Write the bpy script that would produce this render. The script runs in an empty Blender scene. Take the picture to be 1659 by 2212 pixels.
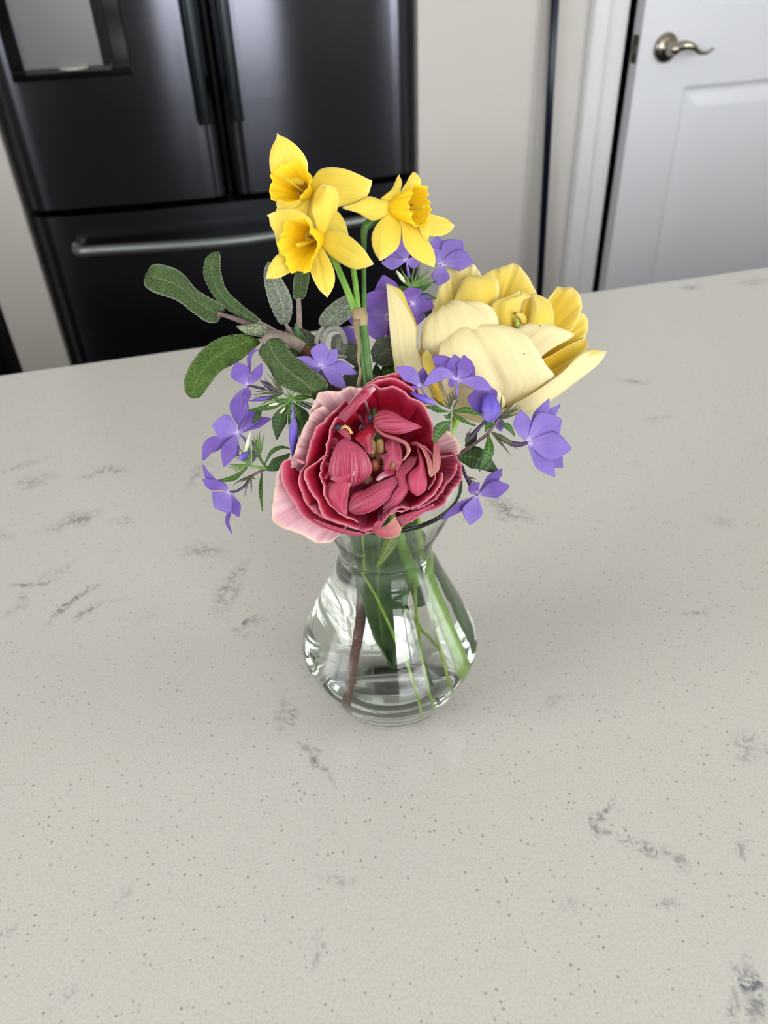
import bpy, bmesh, math, random
import numpy as np
from mathutils import Vector, Matrix, noise
rnd = random.Random(7)
# ------------------------------------------------------------------ camera
F, CX, CY = 1650.0, 829.5, 1106.0          # focal length and centre in pixels of the 1659 x 2212 frame
DOWN = np.array([94.5, 2219, F]); DOWN /= np.linalg.norm(DOWN)
ZC = -DOWN
XC = np.array([8280, -1579, F]); XC = XC - ZC * XC.dot(ZC); XC /= np.linalg.norm(XC)
YC = np.cross(ZC, XC)
RM = np.stack([XC, YC, ZC])
CAM = np.array([0, 0, 1.20])
def ray(px, py): return RM @ np.array([(px - CX) / F, (py - CY) / F, 1.0])
def onY(px, py, c): r = ray(px, py); return CAM + r * (c / r[1])
def onZ(px, py, c): r = ray(px, py); return CAM + r * ((c - CAM[2]) / r[2])
D0 = 0.29                                   # distance of the vase mouth
PX = D0 / F                                 # metres per unit there
def S(p):                                   # bouquet space: right, down, towards the viewer, in units of PX
    return CAM + ray(p[0], p[1]) * (D0 * (1 - p[2] / F))

sc = bpy.context.scene
cd = bpy.data.cameras.new('camera'); cam = bpy.data.objects.new('camera', cd)
sc.collection.objects.link(cam); sc.camera = cam
cd.sensor_fit = 'VERTICAL'; cd.sensor_height = 36; cd.sensor_width = 36
cd.lens = 36 * F / 2212
M3 = RM @ np.diag([1, -1, -1])
mw = Matrix.Identity(4)
for i in range(3):
    for j in range(3): mw[i][j] = M3[i][j]
    mw[i][3] = CAM[i]
cam.matrix_world = mw
cd.clip_start = 0.01; cd.clip_end = 50
cd.dof.use_dof = True; cd.dof.focus_distance = 0.272
cd.dof.aperture_fstop = (cd.lens / 1000) / 0.0016

# ------------------------------------------------------------------ light
world = bpy.data.worlds.new('world'); sc.world = world; world.use_nodes = True
bg = world.node_tree.nodes['Background']
bg.inputs[0].default_value = (0.96, 0.98, 1.0, 1); bg.inputs[1].default_value = 9.0
WINS = [('front', -0.22, 1.38, 1.0, 2.2), ('left', -0.65, 0.5, 1.1, 2.0), ('right', -1.7, -0.2, 1.0, 2.2)]
XL, XR, YF, YB, ZT = -1.6, 2.9, -2.1, 1.97, 2.5
for n, a, b, z0, z1 in WINS:
    l = bpy.data.lights.new('window_portal', 'AREA'); l.shape = 'RECTANGLE'
    l.size = b - a; l.size_y = z1 - z0; l.cycles.is_portal = True
    o = bpy.data.objects.new('window_portal', l); sc.collection.objects.link(o)
    m = (a + b) / 2; z = (z0 + z1) / 2
    if n == 'front': o.location = (m, YF - .02, z); o.rotation_euler = (math.pi / 2, 0, 0)
    if n == 'left': o.location = (XL - .02, m, z); o.rotation_euler = (math.pi / 2, 0, -math.pi / 2)
    if n == 'right': o.location = (XR + .02, m, z); o.rotation_euler = (math.pi / 2, 0, math.pi / 2)
sc.view_settings.view_transform = 'Standard'; sc.view_settings.look = 'None'
sc.view_settings.exposure = 0.56; sc.view_settings.gamma = 1
sc.view_settings.use_curve_mapping = False
sc.cycles.use_denoising = True
sc.cycles.max_bounces = 20; sc.cycles.transmission_bounces = 16; sc.cycles.transparent_max_bounces = 12
sc.cycles.diffuse_bounces = 4; sc.cycles.glossy_bounces = 6

# ------------------------------------------------------------------ helpers
def lin(c):
    if isinstance(c, str):
        c = [int(c[i:i + 2], 16) / 255 for i in (0, 2, 4)]
        c = [x / 12.92 if x <= .04045 else ((x + .055) / 1.055) ** 2.4 for x in c]
    return (c[0], c[1], c[2], 1)
class NT:
    def __init__(s, name):
        s.m = bpy.data.materials.new(name); s.m.use_nodes = True; s.t = s.m.node_tree
        s.b = s.t.nodes['Principled BSDF']; s.out = s.t.nodes['Material Output']
    def n(s, t, **kw):
        x = s.t.nodes.new(t)
        for k, v in kw.items():
            if k[0] == 'i' and k[1:].isdigit():
                if isinstance(v, bpy.types.NodeSocket): s.t.links.new(v, x.inputs[int(k[1:])])
                else: x.inputs[int(k[1:])].default_value = v
            else: setattr(x, k, v)
        return x
    def link(s, a, b): s.t.links.new(a, b)
    def math(s, op, a, b=0.0, c=0.0):
        return s.n('ShaderNodeMath', operation=op, i0=a, i1=b, i2=c).outputs[0]
    def ramp(s, fac, stops, interp='LINEAR'):
        r = s.n('ShaderNodeValToRGB'); r.color_ramp.interpolation = interp
        e = r.color_ramp.elements
        while len(e) < len(stops): e.new(.5)
        for k, (p, c) in enumerate(stops): e[k].position = p; e[k].color = lin(c)
        s.link(fac, r.inputs[0]); return r.outputs[0]
    def mix(s, f, a, b, mode='MIX'):
        x = s.n('ShaderNodeMix', data_type='RGBA', blend_type=mode)
        for sock, v in ((x.inputs[0], f), (x.inputs[6], a), (x.inputs[7], b)):
            if isinstance(v, bpy.types.NodeSocket): s.link(v, sock)
            else: sock.default_value = v if not isinstance(v, str) else lin(v)
        return x.outputs[2]
    def bump(s, h, st=.3, dist=.001):
        b = s.n('ShaderNodeBump'); b.inputs['Strength'].default_value = st; b.inputs['Distance'].default_value = dist
        s.link(h, b.inputs['Height']); s.link(b.outputs[0], s.b.inputs['Normal']); return b.outputs[0]
    def translucent(s, col, f, nrm=None, tint=None):
        t = s.n('ShaderNodeBsdfTranslucent')
        if isinstance(col, bpy.types.NodeSocket): s.link(col, t.inputs[0])
        else: t.inputs[0].default_value = lin(col)
        if nrm: s.link(nrm, t.inputs[1])
        m = s.n('ShaderNodeMixShader', i0=f); s.link(s.b.outputs[0], m.inputs[1]); s.link(t.outputs[0], m.inputs[2])
        s.link(m.outputs[0], s.out.inputs[0])
def plain(name, col, rough=.5, metal=0.0, spec=.5):
    m = NT(name); m.b.inputs['Base Color'].default_value = lin(col)
    m.b.inputs['Roughness'].default_value = rough; m.b.inputs['Metallic'].default_value = metal
    m.b.inputs['Specular IOR Level'].default_value = spec
    return m.m
def obj(name, me, mats, parent=None, kind=None, smooth=True):
    if isinstance(me, bmesh.types.BMesh):
        b = me; me = bpy.data.meshes.new(name); b.to_mesh(me); b.free()
    if not isinstance(mats, (list, tuple)): mats = [mats]
    for m in mats: me.materials.append(m)
    if smooth:
        for p in me.polygons: p.use_smooth = True
    o = bpy.data.objects.new(name, me); sc.collection.objects.link(o)
    if parent: o.parent = parent
    if kind: o['kind'] = kind
    return o
def thing(name, label, cat, group=None, loc=None):
    o = bpy.data.objects.new(name, None); sc.collection.objects.link(o); o.empty_display_size = .01
    o['label'] = label; o['category'] = cat
    if group: o['group'] = group
    return o
def part_empty(name, parent, label=None):
    o = bpy.data.objects.new(name, None); sc.collection.objects.link(o); o.parent = parent; o.empty_display_size = .01
    if label: o['label'] = label
    return o
def tag(o, label, cat, group=None):
    o['label'] = label; o['category'] = cat
    if group: o['group'] = group
def box(bm, x0, x1, y0, y1, z0, z1):
    v = [bm.verts.new(p) for p in ((x0,y0,z0),(x1,y0,z0),(x1,y1,z0),(x0,y1,z0),(x0,y0,z1),(x1,y0,z1),(x1,y1,z1),(x0,y1,z1))]
    for f in ((0,3,2,1),(4,5,6,7),(0,1,5,4),(1,2,6,5),(2,3,7,6),(3,0,4,7)): bm.faces.new([v[i] for i in f])
def boxes(name, L, mat, parent=None, kind=None, bevel=0.0):
    bm = bmesh.new()
    for b in L: box(bm, *b)
    o = obj(name, bm, mat, parent, kind, smooth=False)
    if bevel:
        m = o.modifiers.new('bevel', 'BEVEL'); m.width = bevel; m.segments = 3; m.limit_method = 'ANGLE'
    return o
def cr(P, n):                               # Catmull-Rom through points, n samples
    P = np.array(P, float)
    if len(P) == 1: return np.repeat(P, n, 0)
    if len(P) == 2: return P[0] + (P[1] - P[0]) * np.linspace(0, 1, n)[:, None]
    d = np.linalg.norm(np.diff(P, axis=0), axis=1) ** .5 + 1e-9
    t = np.concatenate([[0], np.cumsum(d)])
    Pp = np.vstack([2 * P[0] - P[1], P, 2 * P[-1] - P[-2]])
    tp = np.concatenate([[t[0] - d[0]], t, [t[-1] + d[-1]]])
    out = []
    for u in np.linspace(0, t[-1], n):
        k = min(max(int(np.searchsorted(t, u, 'right')) - 1, 0), len(P) - 2)
        t0, t1, t2, t3 = tp[k:k + 4]; p0, p1, p2, p3 = Pp[k:k + 4]
        A1 = (t1-u)/(t1-t0)*p0 + (u-t0)/(t1-t0)*p1; A2 = (t2-u)/(t2-t1)*p1 + (u-t1)/(t2-t1)*p2
        A3 = (t3-u)/(t3-t2)*p2 + (u-t2)/(t3-t2)*p3
        B1 = (t2-u)/(t2-t0)*A1 + (u-t0)/(t2-t0)*A2; B2 = (t3-u)/(t3-t1)*A2 + (u-t1)/(t3-t1)*A3
        out.append((t2-u)/(t2-t1)*B1 + (u-t1)/(t2-t1)*B2)
    return np.array(out)
def nz(x, y, z=0.0): return noise.noise(Vector((x, y, z)))
def tubemesh(bm, W, rad, seg=10, uvl=None, cap=True):      # W world points, rad metres
    W = np.array(W); n = len(W)
    rad = np.interp(np.linspace(0, 1, n), np.linspace(0, 1, len(rad)), rad) if hasattr(rad, '__len__') else np.full(n, rad)
    T = np.gradient(W, axis=0); T /= np.linalg.norm(T, axis=1)[:, None] + 1e-12
    a = np.cross(T[0], [0.3, .2, .9]); a /= np.linalg.norm(a)
    rings = []
    for i in range(n):
        a = a - T[i] * a.dot(T[i]); a /= np.linalg.norm(a) + 1e-12
        b = np.cross(T[i], a)
        rings.append([bm.verts.new(W[i] + rad[i] * (a * math.cos(2*math.pi*k/seg) + b * math.sin(2*math.pi*k/seg))) for k in range(seg)])
    for i in range(n - 1):
        for k in range(seg):
            f = bm.faces.new((rings[i][k], rings[i][(k+1) % seg], rings[i+1][(k+1) % seg], rings[i+1][k]))
            if uvl:
                for lp, (u, v) in zip(f.loops, ((k/seg, i/(n-1)), ((k+1)/seg, i/(n-1)), ((k+1)/seg, (i+1)/(n-1)), (k/seg, (i+1)/(n-1)))): lp[uvl].uv = (u, v)
    if cap: bm.faces.new(rings[0][::-1]); bm.faces.new(rings[-1])
def tube(name, pts, rpx, mat, parent=None, n=28, seg=10, world_pts=False):
    """pts in bouquet units (or already world), rpx radius in bouquet units"""
    W = [p if world_pts else S(p) for p in pts]
    W = cr(W, n)
    r = [x * PX for x in rpx] if hasattr(rpx, '__len__') else rpx * PX
    bm = bmesh.new(); uvl = bm.loops.layers.uv.new('UVMap')
    tubemesh(bm, W, r, seg, uvl)
    return obj(name, bm, mat, parent)
def grid(name, G, mats, parent, thick=1.6, urange=(0, 1)):
    """G: (nv, nu, 3) in bouquet units.  Turned so that its front looks at the viewer."""
    nv, nu, _ = G.shape
    c = G[nv//2, nu//2]; du = G[nv//2, min(nu//2+1, nu-1)] - G[nv//2, nu//2-1]; dv = G[min(nv//2+1, nv-1), nu//2] - G[nv//2-1, nu//2]
    flip = np.cross(du, dv)[2] < 0          # x right, y down, q to viewer is left handed
    me = bpy.data.meshes.new(name); u0, u1 = urange
    V = [tuple(S(p)) for p in G.reshape(-1, 3)]
    faces = []; uv = []
    for i in range(nv - 1):
        for j in range(nu - 1):
            q = [(i, j), (i, j+1), (i+1, j+1), (i+1, j)]
            if not flip: q = q[::-1]
            faces.append([a * nu + b for a, b in q]); uv += [(u0 + (u1-u0)*b/(nu-1), a/(nv-1)) for a, b in q]
    me.from_pydata(V, [], faces)
    l = me.uv_layers.new(name='UVMap')
    for k, u in enumerate(uv): l.data[k].uv = u
    o = obj(name, me, mats, parent)
    if thick:
        m = o.modifiers.new('thickness', 'SOLIDIFY'); m.thickness = thick * PX; m.offset = -1
        if isinstance(mats, (list, tuple)) and len(mats) > 1: m.material_offset = 1
    return o
def relief(G, amp, fx=5, fy=2.2, seed=0.0, edge=1.0):
    nv, nu, _ = G.shape
    dv = np.gradient(G, axis=0); du = np.gradient(G, axis=1)
    N = np.cross(du, dv); N /= np.linalg.norm(N, axis=2)[..., None] + 1e-9
    for i in range(nv):
        for j in range(nu):
            t = i/(nv-1); s = j/(nu-1)
            w = (.35 + .65 * t) * (1 + edge * abs(2*s-1) ** 3)
            G[i, j] += N[i, j] * amp * w * (nz(s*fx + seed, t*fy, seed) + .45 * nz(s*fx*3 + seed, t*fy*1.2, seed+5))
    return G
def patch(name, L, R, mats, parent, bulge=0, roll=0, ruf=0, n=(18, 16), thick=1.6, crease=0, seed=None, fx=5):
    nu, nv = n
    A = cr(L, nv); B = cr(R, nv)
    G = np.zeros((nv, nu, 3)); s = np.linspace(0, 1, nu)[None, :, None]
    G = A[:, None, :] * (1 - s) + B[:, None, :] * s
    W = B - A; mid = (A + B) / 2; T = np.gradient(mid, axis=0)
    N = np.cross(W, T); ln = np.linalg.norm(N, axis=1)[:, None] + 1e-6; N = N / ln
    N[N[:, 2] < 0] *= -1
    tt = np.linspace(0, 1, nv)
    prof = np.sin(np.pi * np.clip(tt, 0, 1)) ** .7
    bl = (4 * s * (1 - s)) * bulge * prof[:, None, None] + roll * (np.abs(2*s-1) ** 4) * prof[:, None, None] - crease * np.exp(-((s-.5)/.05)**2) * prof[:, None, None]
    G = G + N[:, None, :] * bl
    if ruf: G = relief(G, ruf, seed=seed if seed is not None else rnd.random()*50, fx=fx)
    return grid(name, G, mats, parent, thick)
def ribbon(name, spine, width, mats, parent, tilt=0, bulge=0, roll=0, ruf=0, n=(12, 20), thick=1.6, scallop=0, crease=0, seed=None, twist=0):
    nu, nv = n
    P = cr(spine, nv); T = np.gradient(P, axis=0)
    w = np.interp(np.linspace(0, 1, nv), np.linspace(0, 1, len(width)), width) if len(width) < 7 else np.interp(np.linspace(0,1,nv), np.linspace(0,1,len(width)), width)
    # rounded ends
    w = cr([[x] for x in width], nv)[:, 0]; w = np.maximum(w, .4)
    if scallop: w = w * (1 + scallop * np.array([abs(math.sin(k * 1.9)) for k in range(nv)]))
    side = np.stack([-T[:, 1], T[:, 0], np.zeros(nv)], 1); side /= np.linalg.norm(side, axis=1)[:, None] + 1e-9
    th = np.radians(tilt + twist * np.linspace(0, 1, nv))
    side = side * np.cos(th)[:, None] + np.array([0, 0, 1]) * np.sin(th)[:, None]
    return patch_arr(name, P - side * w[:, None] / 2, P + side * w[:, None] / 2, mats, parent, bulge, roll, ruf, nu, thick, crease, seed)
def patch_arr(name, A, B, mats, parent, bulge, roll, ruf, nu, thick, crease, seed):
    nv = len(A); s = np.linspace(0, 1, nu)[None, :, None]
    G = A[:, None, :] * (1 - s) + B[:, None, :] * s
    W = B - A; T = np.gradient((A + B) / 2, axis=0)
    N = np.cross(W, T); N = N / (np.linalg.norm(N, axis=1)[:, None] + 1e-6); N[N[:, 2] < 0] *= -1
    rel = (np.linalg.norm(W, axis=1) / (np.linalg.norm(W, axis=1).max() + 1e-6))[:, None, None]
    G = G + N[:, None, :] * rel * (4*s*(1-s) * bulge + roll * np.abs(2*s-1) ** 4 - crease * np.exp(-((s-.5)/.06)**2))
    if ruf: G = relief(G, ruf, seed=seed if seed is not None else rnd.random()*50)
    return grid(name, G, mats, parent, thick)
def fan(name, base, rim, mats, parent, lp=.75, gp=1.6, bulge=0, sb=0, ruf=3, n=(44, 20), thick=1.8, lip=0, bs=.08, seed=None, fx=6, thin=0):
    """petal from a base point to a traced rim: lateral power lp, depth power gp, bulge to the viewer, lip = roll of the margin"""
    nu, nv = n
    E = cr(rim, nu); base = np.array(base, float)
    t = np.linspace(0, 1, nv)[:, None, None]
    Bc = base + (E - E.mean(0)) * bs; Bc[:, 2] = base[2]
    Bc = Bc[None]; E = E[None]
    G = np.zeros((nv, nu, 3))
    G[..., :2] = (Bc + (E - Bc) * t ** lp)[..., :2]
    G[..., 2] = (Bc + (E - Bc) * t ** gp)[..., 2] + (bulge * np.sin(np.pi * t ** .9))[..., 0]
    s = np.linspace(0, 1, nu)[None, :]
    G[..., 2] += sb * np.sin(np.pi * s) * t[..., 0]
    if lip:
        d = (E - Bc)[..., :2]; d = d / (np.linalg.norm(d, axis=2)[..., None] + 1e-6)
        k = np.clip((t - .8) / .2, 0, 1) ** 2
        G[..., 2] -= (abs(lip) * k)[..., 0]
        G[..., :2] += (lip * .35 * (k - 1) * np.clip((t-.5)/.3, 0, 1)) * d
    sd = seed if seed is not None else rnd.random()*50
    if ruf:                                 # crimped margin
        d = (E - Bc)[0, :, :2]; d = d / (np.linalg.norm(d, axis=1)[:, None] + 1e-6)
        for i in range(nv):
            tt = i/(nv-1); w = max(0, (tt-.72)/.28) ** 2
            if w:
                for j in range(nu):
                    a = nz(j/nu*len(rim)*1.1 + sd, sd) ; b = nz(j/nu*len(rim)*2.6 + sd, sd + 9)
                    G[i, j, 2] += w * ruf * (1.6*a + .9*b); G[i, j, :2] += d[j] * w * ruf * (.35*a + .45*b)
        G = relief(G, ruf, fx=fx, seed=sd, edge=.5)
    return grid(name, G, mats, parent, thick, urange=(.14, .86))
def P2(s, q):                               # "x,y x,y ..." + one depth or a list of depths -> list of points
    v = [tuple(float(a) for a in w.split(',')) for w in s.split()]
    if not hasattr(q, '__len__'): q = [q] * len(v)
    qq = np.interp(np.linspace(0, 1, len(v)), np.linspace(0, 1, len(q)), q)
    return [(a[0], a[1], a[2] if len(a) > 2 else b) for a, b in zip(v, qq)]
# ------------------------------------------------------------------ room materials
def wall_mat(name, col, rough=.55):
    m = NT(name); m.b.inputs['Base Color'].default_value = lin(col); m.b.inputs['Roughness'].default_value = rough
    tc = m.n('ShaderNodeTexCoord'); nn = m.n('ShaderNodeTexNoise'); nn.inputs['Scale'].default_value = 240
    m.link(tc.outputs['Object'], nn.inputs['Vector']); m.bump(nn.outputs[0], .08, .0006); return m.m
WALL = wall_mat('painted_wall', 'C8C4BE'); TRIM = wall_mat('gloss_trim', 'DCDCDC', .32); DOORM = wall_mat('door_paint', 'D9DBDF', .35)
CEIL = wall_mat('ceiling_paint', 'E0DFDC'); BLACK = plain('black_plastic', '060607', .35)
def floor_mat():
    m = NT('dark_wood_floor'); tc = m.n('ShaderNodeTexCoord'); mp = m.n('ShaderNodeMapping'); mp.inputs['Scale'].default_value = (2, 14, 1)
    m.link(tc.outputs['Object'], mp.inputs[0]); n = m.n('ShaderNodeTexNoise'); n.inputs['Scale'].default_value = 3; n.inputs['Detail'].default_value = 6
    m.link(mp.outputs[0], n.inputs['Vector']); m.link(m.ramp(n.outputs[0], [(.3, '19110C'), (.7, '33251B')]), m.b.inputs['Base Color'])
    m.b.inputs['Roughness'].default_value = .4; return m.m
# ------------------------------------------------------------------ room shell
boxes('floor', [(XL-.1, XR+.1, YF-.1, 2.75, -.1, 0)], floor_mat(), kind='structure')
boxes('ceiling', [(XL-.1, XR+.1, YF-.1, 2.75, ZT, ZT+.1)], CEIL, kind='structure')
_, a, b, z0, z1 = WINS[0]
boxes('wall_front', [(XL, a, YF-.1, YF, 0, ZT), (b, XR, YF-.1, YF, 0, ZT), (a, b, YF-.1, YF, 0, z0), (a, b, YF-.1, YF, z1, ZT)], wall_mat('dim_room_wall', '6C6660'), kind='structure')  # unseen wall coloured dark, standing in for a dim room in the fridge reflections
_, a, b, z0, z1 = WINS[1]
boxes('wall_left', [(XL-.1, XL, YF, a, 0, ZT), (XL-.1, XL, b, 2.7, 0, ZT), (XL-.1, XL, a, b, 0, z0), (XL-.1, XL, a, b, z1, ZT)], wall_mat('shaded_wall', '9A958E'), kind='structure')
_, a, b, z0, z1 = WINS[2]
boxes('wall_right', [(XR, XR+.1, YF, a, 0, ZT), (XR, XR+.1, b, 2.7, 0, ZT), (XR, XR+.1, a, b, 0, z0), (XR, XR+.1, a, b, z1, ZT)], WALL, kind='structure')
for k, (n, a, b, z0, z1) in enumerate(WINS):
    bm = bmesh.new(); w = .045; mid = (a+b)/2
    bars = [(a, a+w, z0, z1), (b-w, b, z0, z1), (a, b, z0, z0+w), (a, b, z1-w, z1), (mid-.03, mid+.03, z0, z1), (a, b, (z0+z1)/2-.015, (z0+z1)/2+.015)]
    for (p, q, r, s) in bars:
        if n == 'front': box(bm, p, q, YF-.07, YF-.03, r, s)
        if n == 'left': box(bm, XL-.07, XL-.03, p, q, r, s)
        if n == 'right': box(bm, XR+.03, XR+.07, p, q, r, s)
    obj('window_%d' % (k+1), bm, TRIM, kind='structure', smooth=False)
# back wall: a flush run of painted wall with the fridge alcove, the door opening further right
FX0, FX1 = -.323, .602
PL = -.446
boxes('wall_back', [(XL, -1.36, 1.97, 2.1, 0, ZT), (XL-.1, PL, 2.6, 2.75, 0, ZT), (-1.46, -1.36, 2.1, 2.6, 0, ZT), (FX1+.012, FX1+.1, 2.1, 2.75, 0, ZT), (.7, 1.0, 2.12, 2.4, 0, ZT), (2.1, XR+.1, 2.12, 2.75, 0, ZT), (-1.36, PL, 1.97, 2.6, 2.2, ZT), (PL, FX1+.03, 2.66, 2.75, 0, ZT),
    (PL+.12, FX1+.03, 1.97, 2.66, 1.86, ZT), (.935, 1.056, 1.985, 2.12, 0, ZT), (1.056, 1.98, 1.985, 2.12, 2.08, ZT), (1.98, XR, 1.985, 2.12, 0, ZT), (2.9, 3.0, 2.12, 2.4, 0, ZT)], WALL, kind='structure')
boxes('trim_1', [(PL, FX0-.008, 1.955, 2.66, 0, ZT)], wall_mat('pier_paint', 'BAB5AD'), kind='structure', bevel=.003)
# wall nib beside the fridge, rounded at its right corner where it steps back
bm = bmesh.new(); prof = [(FX1+.006, 1.952)]
cxr, cyr, rr = .885, 1.985, .033
for k in range(9):
    t = math.pi/2 * k/8; prof.append((cxr + rr*math.sin(t), cyr - rr*math.cos(t)))
prof += [(.935, 1.985), (.935, 2.1), (FX1+.006, 2.1)]
lo = [bm.verts.new((x, y, 0)) for x, y in prof]; hi = [bm.verts.new((x, y, ZT)) for x, y in prof]
for k in range(len(prof)):
    j = (k+1) % len(prof); bm.faces.new((lo[k], lo[j], hi[j], hi[k]))
bm.faces.new(hi); bm.faces.new(lo[::-1])
obj('wall_nib', bm, WALL, kind='structure', smooth=False)
# door casing with a stepped profile
def extr(bm, prof, z0, z1):
    lo = [bm.verts.new((x, y, z0)) for x, y in prof]; hi = [bm.verts.new((x, y, z1)) for x, y in prof]
    for k in range(len(prof)):
        j = (k+1) % len(prof); bm.faces.new((lo[k], lo[j], hi[j], hi[k]))
    bm.faces.new(hi); bm.faces.new(lo[::-1])
bm = bmesh.new()
extr(bm, [(1.050, 1.985), (1.050, 1.974), (1.056, 1.966), (1.068, 1.968), (1.090, 1.963), (1.098, 1.956), (1.106, 1.958), (1.126, 1.955), (1.134, 1.951), (1.140, 1.956), (1.140, 2.11), (1.1, 2.12), (1.1, 1.985)], 0, 2.15)
obj('trim_2', bm, TRIM, kind='structure', smooth=False)
# ------------------------------------------------------------------ door, slightly ajar, hinged on the far right
DW, DT = .80, .036
door = bpy.data.objects.new('door_1', None); sc.collection.objects.link(door); door['kind'] = 'structure'
door.location = (1.963, 1.956, 0); door.rotation_euler = (0, 0, math.radians(2.2))
def dbox(name, L, mat, bevel=0, parent=door):
    return boxes(name, L, mat, parent, bevel=bevel)
zt, x0 = 2.05, -DW
px0, px1 = x0 + .146, -.13      # panel opening
rows = [(.22, .884), (1.055, 1.9)]
bm = bmesh.new()
box(bm, x0, px0, 0, DT, .01, zt); box(bm, px1, 0, 0, DT, .01, zt)
box(bm, px0, px1, 0, DT, .01, rows[0][0]); box(bm, px0, px1, 0, DT, rows[0][1], rows[1][0]); box(bm, px0, px1, 0, DT, rows[1][1], zt)
obj('door_frame', bm, DOORM, door, smooth=False)
for (a, b) in rows:
    bm = bmesh.new()
    R = [(0, 0, .0), (.012, .012, .007), (.020, .020, .007), (.052, .052, .001), (.06, .06, .001)]
    loops = [[bm.verts.new(p) for p in ((px0+d, y, a+d), (px1-d, y, a+d), (px1-d, y, b-d), (px0+d, y, b-d))] for d, _, y in R]
    for l0, l1 in zip(loops, loops[1:]):
        for k in range(4): bm.faces.new((l0[k], l0[(k+1) % 4], l1[(k+1) % 4], l1[k]))
    bm.faces.new(loops[-1]); bmesh.ops.recalc_face_normals(bm, faces=bm.faces)
    obj('door_panel', bm, DOORM, door, smooth=False)
NICK = plain('satin_nickel', 'A59C8E', .22, 1.0)
LZ = .972; LX = x0 + .073
dh = part_empty('door_lever', door, 'satin nickel wave shaped lever with round rosette')
def lathe(bm, prof, c, ax='y', seg=40, flat=1.0, uvl=None):
    rings = []
    for r, h in prof:
        ring = []
        for k in range(seg):
            t = 2*math.pi*k/seg; a, b = r*math.cos(t), r*math.sin(t)
            ring.append(bm.verts.new((c[0]+a, c[1]+h, c[2]+b) if ax == 'y' else (c[0]+a, c[1]+b, c[2]+h)))
        rings.append(ring)
    for r0, r1 in zip(rings, rings[1:]):
        for k in range(seg): bm.faces.new((r0[k], r0[(k+1) % seg], r1[(k+1) % seg], r1[k]))
    bm.faces.new(rings[0][::-1]); bm.faces.new(rings[-1])
    bmesh.ops.recalc_face_normals(bm, faces=bm.faces)
bm = bmesh.new(); lathe(bm, [(.033, 0), (.033, -.004), (.030, -.009), (.022, -.013), (.014, -.016), (.0125, -.030), (.0125, -.042), (.010, -.047), (.0001, -.048)], (LX, 0, LZ))
obj('rosette', bm, NICK, dh)
bm = bmesh.new(); W = cr([(LX-.004, -.036, LZ-.001), (LX+.022, -.040, LZ+.006), (LX+.045, -.044, LZ+.003), (LX+.068, -.045, LZ-.010), (LX+.088, -.045, LZ-.012), (LX+.106, -.044, LZ-.005)], 30)
tubemesh(bm, W, [.011, .0115, .0085, .005, .0042, .0035], 14)
o = obj('lever', bm, NICK, dh)
dbox('latch_plate', [(x0-.0012, x0, .006, DT-.006, LZ-.03, LZ+.03), (x0-.006, x0, .012, DT-.012, LZ-.008, LZ+.008)], plain('latch_metal', '8E8577', .4, 1.0))
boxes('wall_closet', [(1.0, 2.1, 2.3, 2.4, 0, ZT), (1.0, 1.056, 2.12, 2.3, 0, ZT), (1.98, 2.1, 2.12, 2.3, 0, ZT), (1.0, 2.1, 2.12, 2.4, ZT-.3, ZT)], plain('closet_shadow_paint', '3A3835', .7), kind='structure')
# ------------------------------------------------------------------ navy pole leaning in the corner
NAVY = plain('navy_metal', '0C1524', .22, .3)
b = onY(1199, 0, 1.965); t = onY(1165, 640, 1.955)
d = (b - t) / (b[2] - t[2])
lo = t + d * (0.0 - t[2]); hi = t + d * (1.62 - t[2])
bm = bmesh.new(); tubemesh(bm, [lo, (lo+hi)/2, hi], .0098, 20)
po = thing('broom_pole', 'slim dark navy pole leaning upright against the white wall between fridge and door casing', 'pole')
obj('shaft', bm, NAVY, po)
bm = bmesh.new(); tubemesh(bm, [hi, hi + d*.02, hi+d*.03], [.0105, .0105, .006], 20); obj('end_cap', bm, BLACK, po)
# ------------------------------------------------------------------ made-up dark box filling the dark opening left of the pier
ra = thing('dark_filler', 'made-up dark box filling the dark opening at the far left edge beside the pale panel', 'filler')
boxes('body', [(-1.33, PL-.012, 1.98, 2.58, .0, .915)], plain('filler_black', '1B1A19', .4), ra, bevel=.004)
boxes('filler_front', [(-1.31, PL-.03, 1.955, 1.979, .2, .72)], plain('filler_gloss', '0B0B0C', .1), ra, bevel=.003)
boxes('filler_strip', [(-1.31, PL-.03, 1.955, 1.979, .75, .90)], plain('filler_steel', '3A3A3C', .3, .8), ra, bevel=.003)
# ------------------------------------------------------------------ refrigerator
def steel(name, col, rough, aniso=.0):
    m = NT(name); m.b.inputs['Metallic'].default_value = 1; m.b.inputs['Base Color'].default_value = lin(col)
    tc = m.n('ShaderNodeTexCoord'); mp = m.n('ShaderNodeMapping'); mp.inputs['Scale'].default_value = (3, 3, 900)
    m.link(tc.outputs['Object'], mp.inputs[0]); n = m.n('ShaderNodeTexNoise'); n.inputs['Scale'].default_value = 2; n.inputs['Detail'].default_value = 2
    m.link(mp.outputs[0], n.inputs['Vector'])
    m.link(m.math('MULTIPLY_ADD', n.outputs[0], .10, rough-.05), m.b.inputs['Roughness'])
    if aniso:
        m.b.inputs['Anisotropic'].default_value = aniso; m.b.inputs['Anisotropic Rotation'].default_value = .25
        tg = m.n('ShaderNodeTangent', direction_type='RADIAL', axis='Z'); m.link(tg.outputs[0], m.b.inputs['Tangent'])
    m.bump(n.outputs[0], .05, .0004); return m.m
BST = steel('black_stainless', '5A5B63', .18, .88); BAR = plain('handle_dark_steel', '2A2F31', .25, .9)
HORZ = plain('handle_grey_steel', '8C928E', .38, .8)
fr = thing('refrigerator', 'black stainless french door refrigerator with bottom freezer drawer and dispenser', 'refrigerator')
XM = .139
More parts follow.
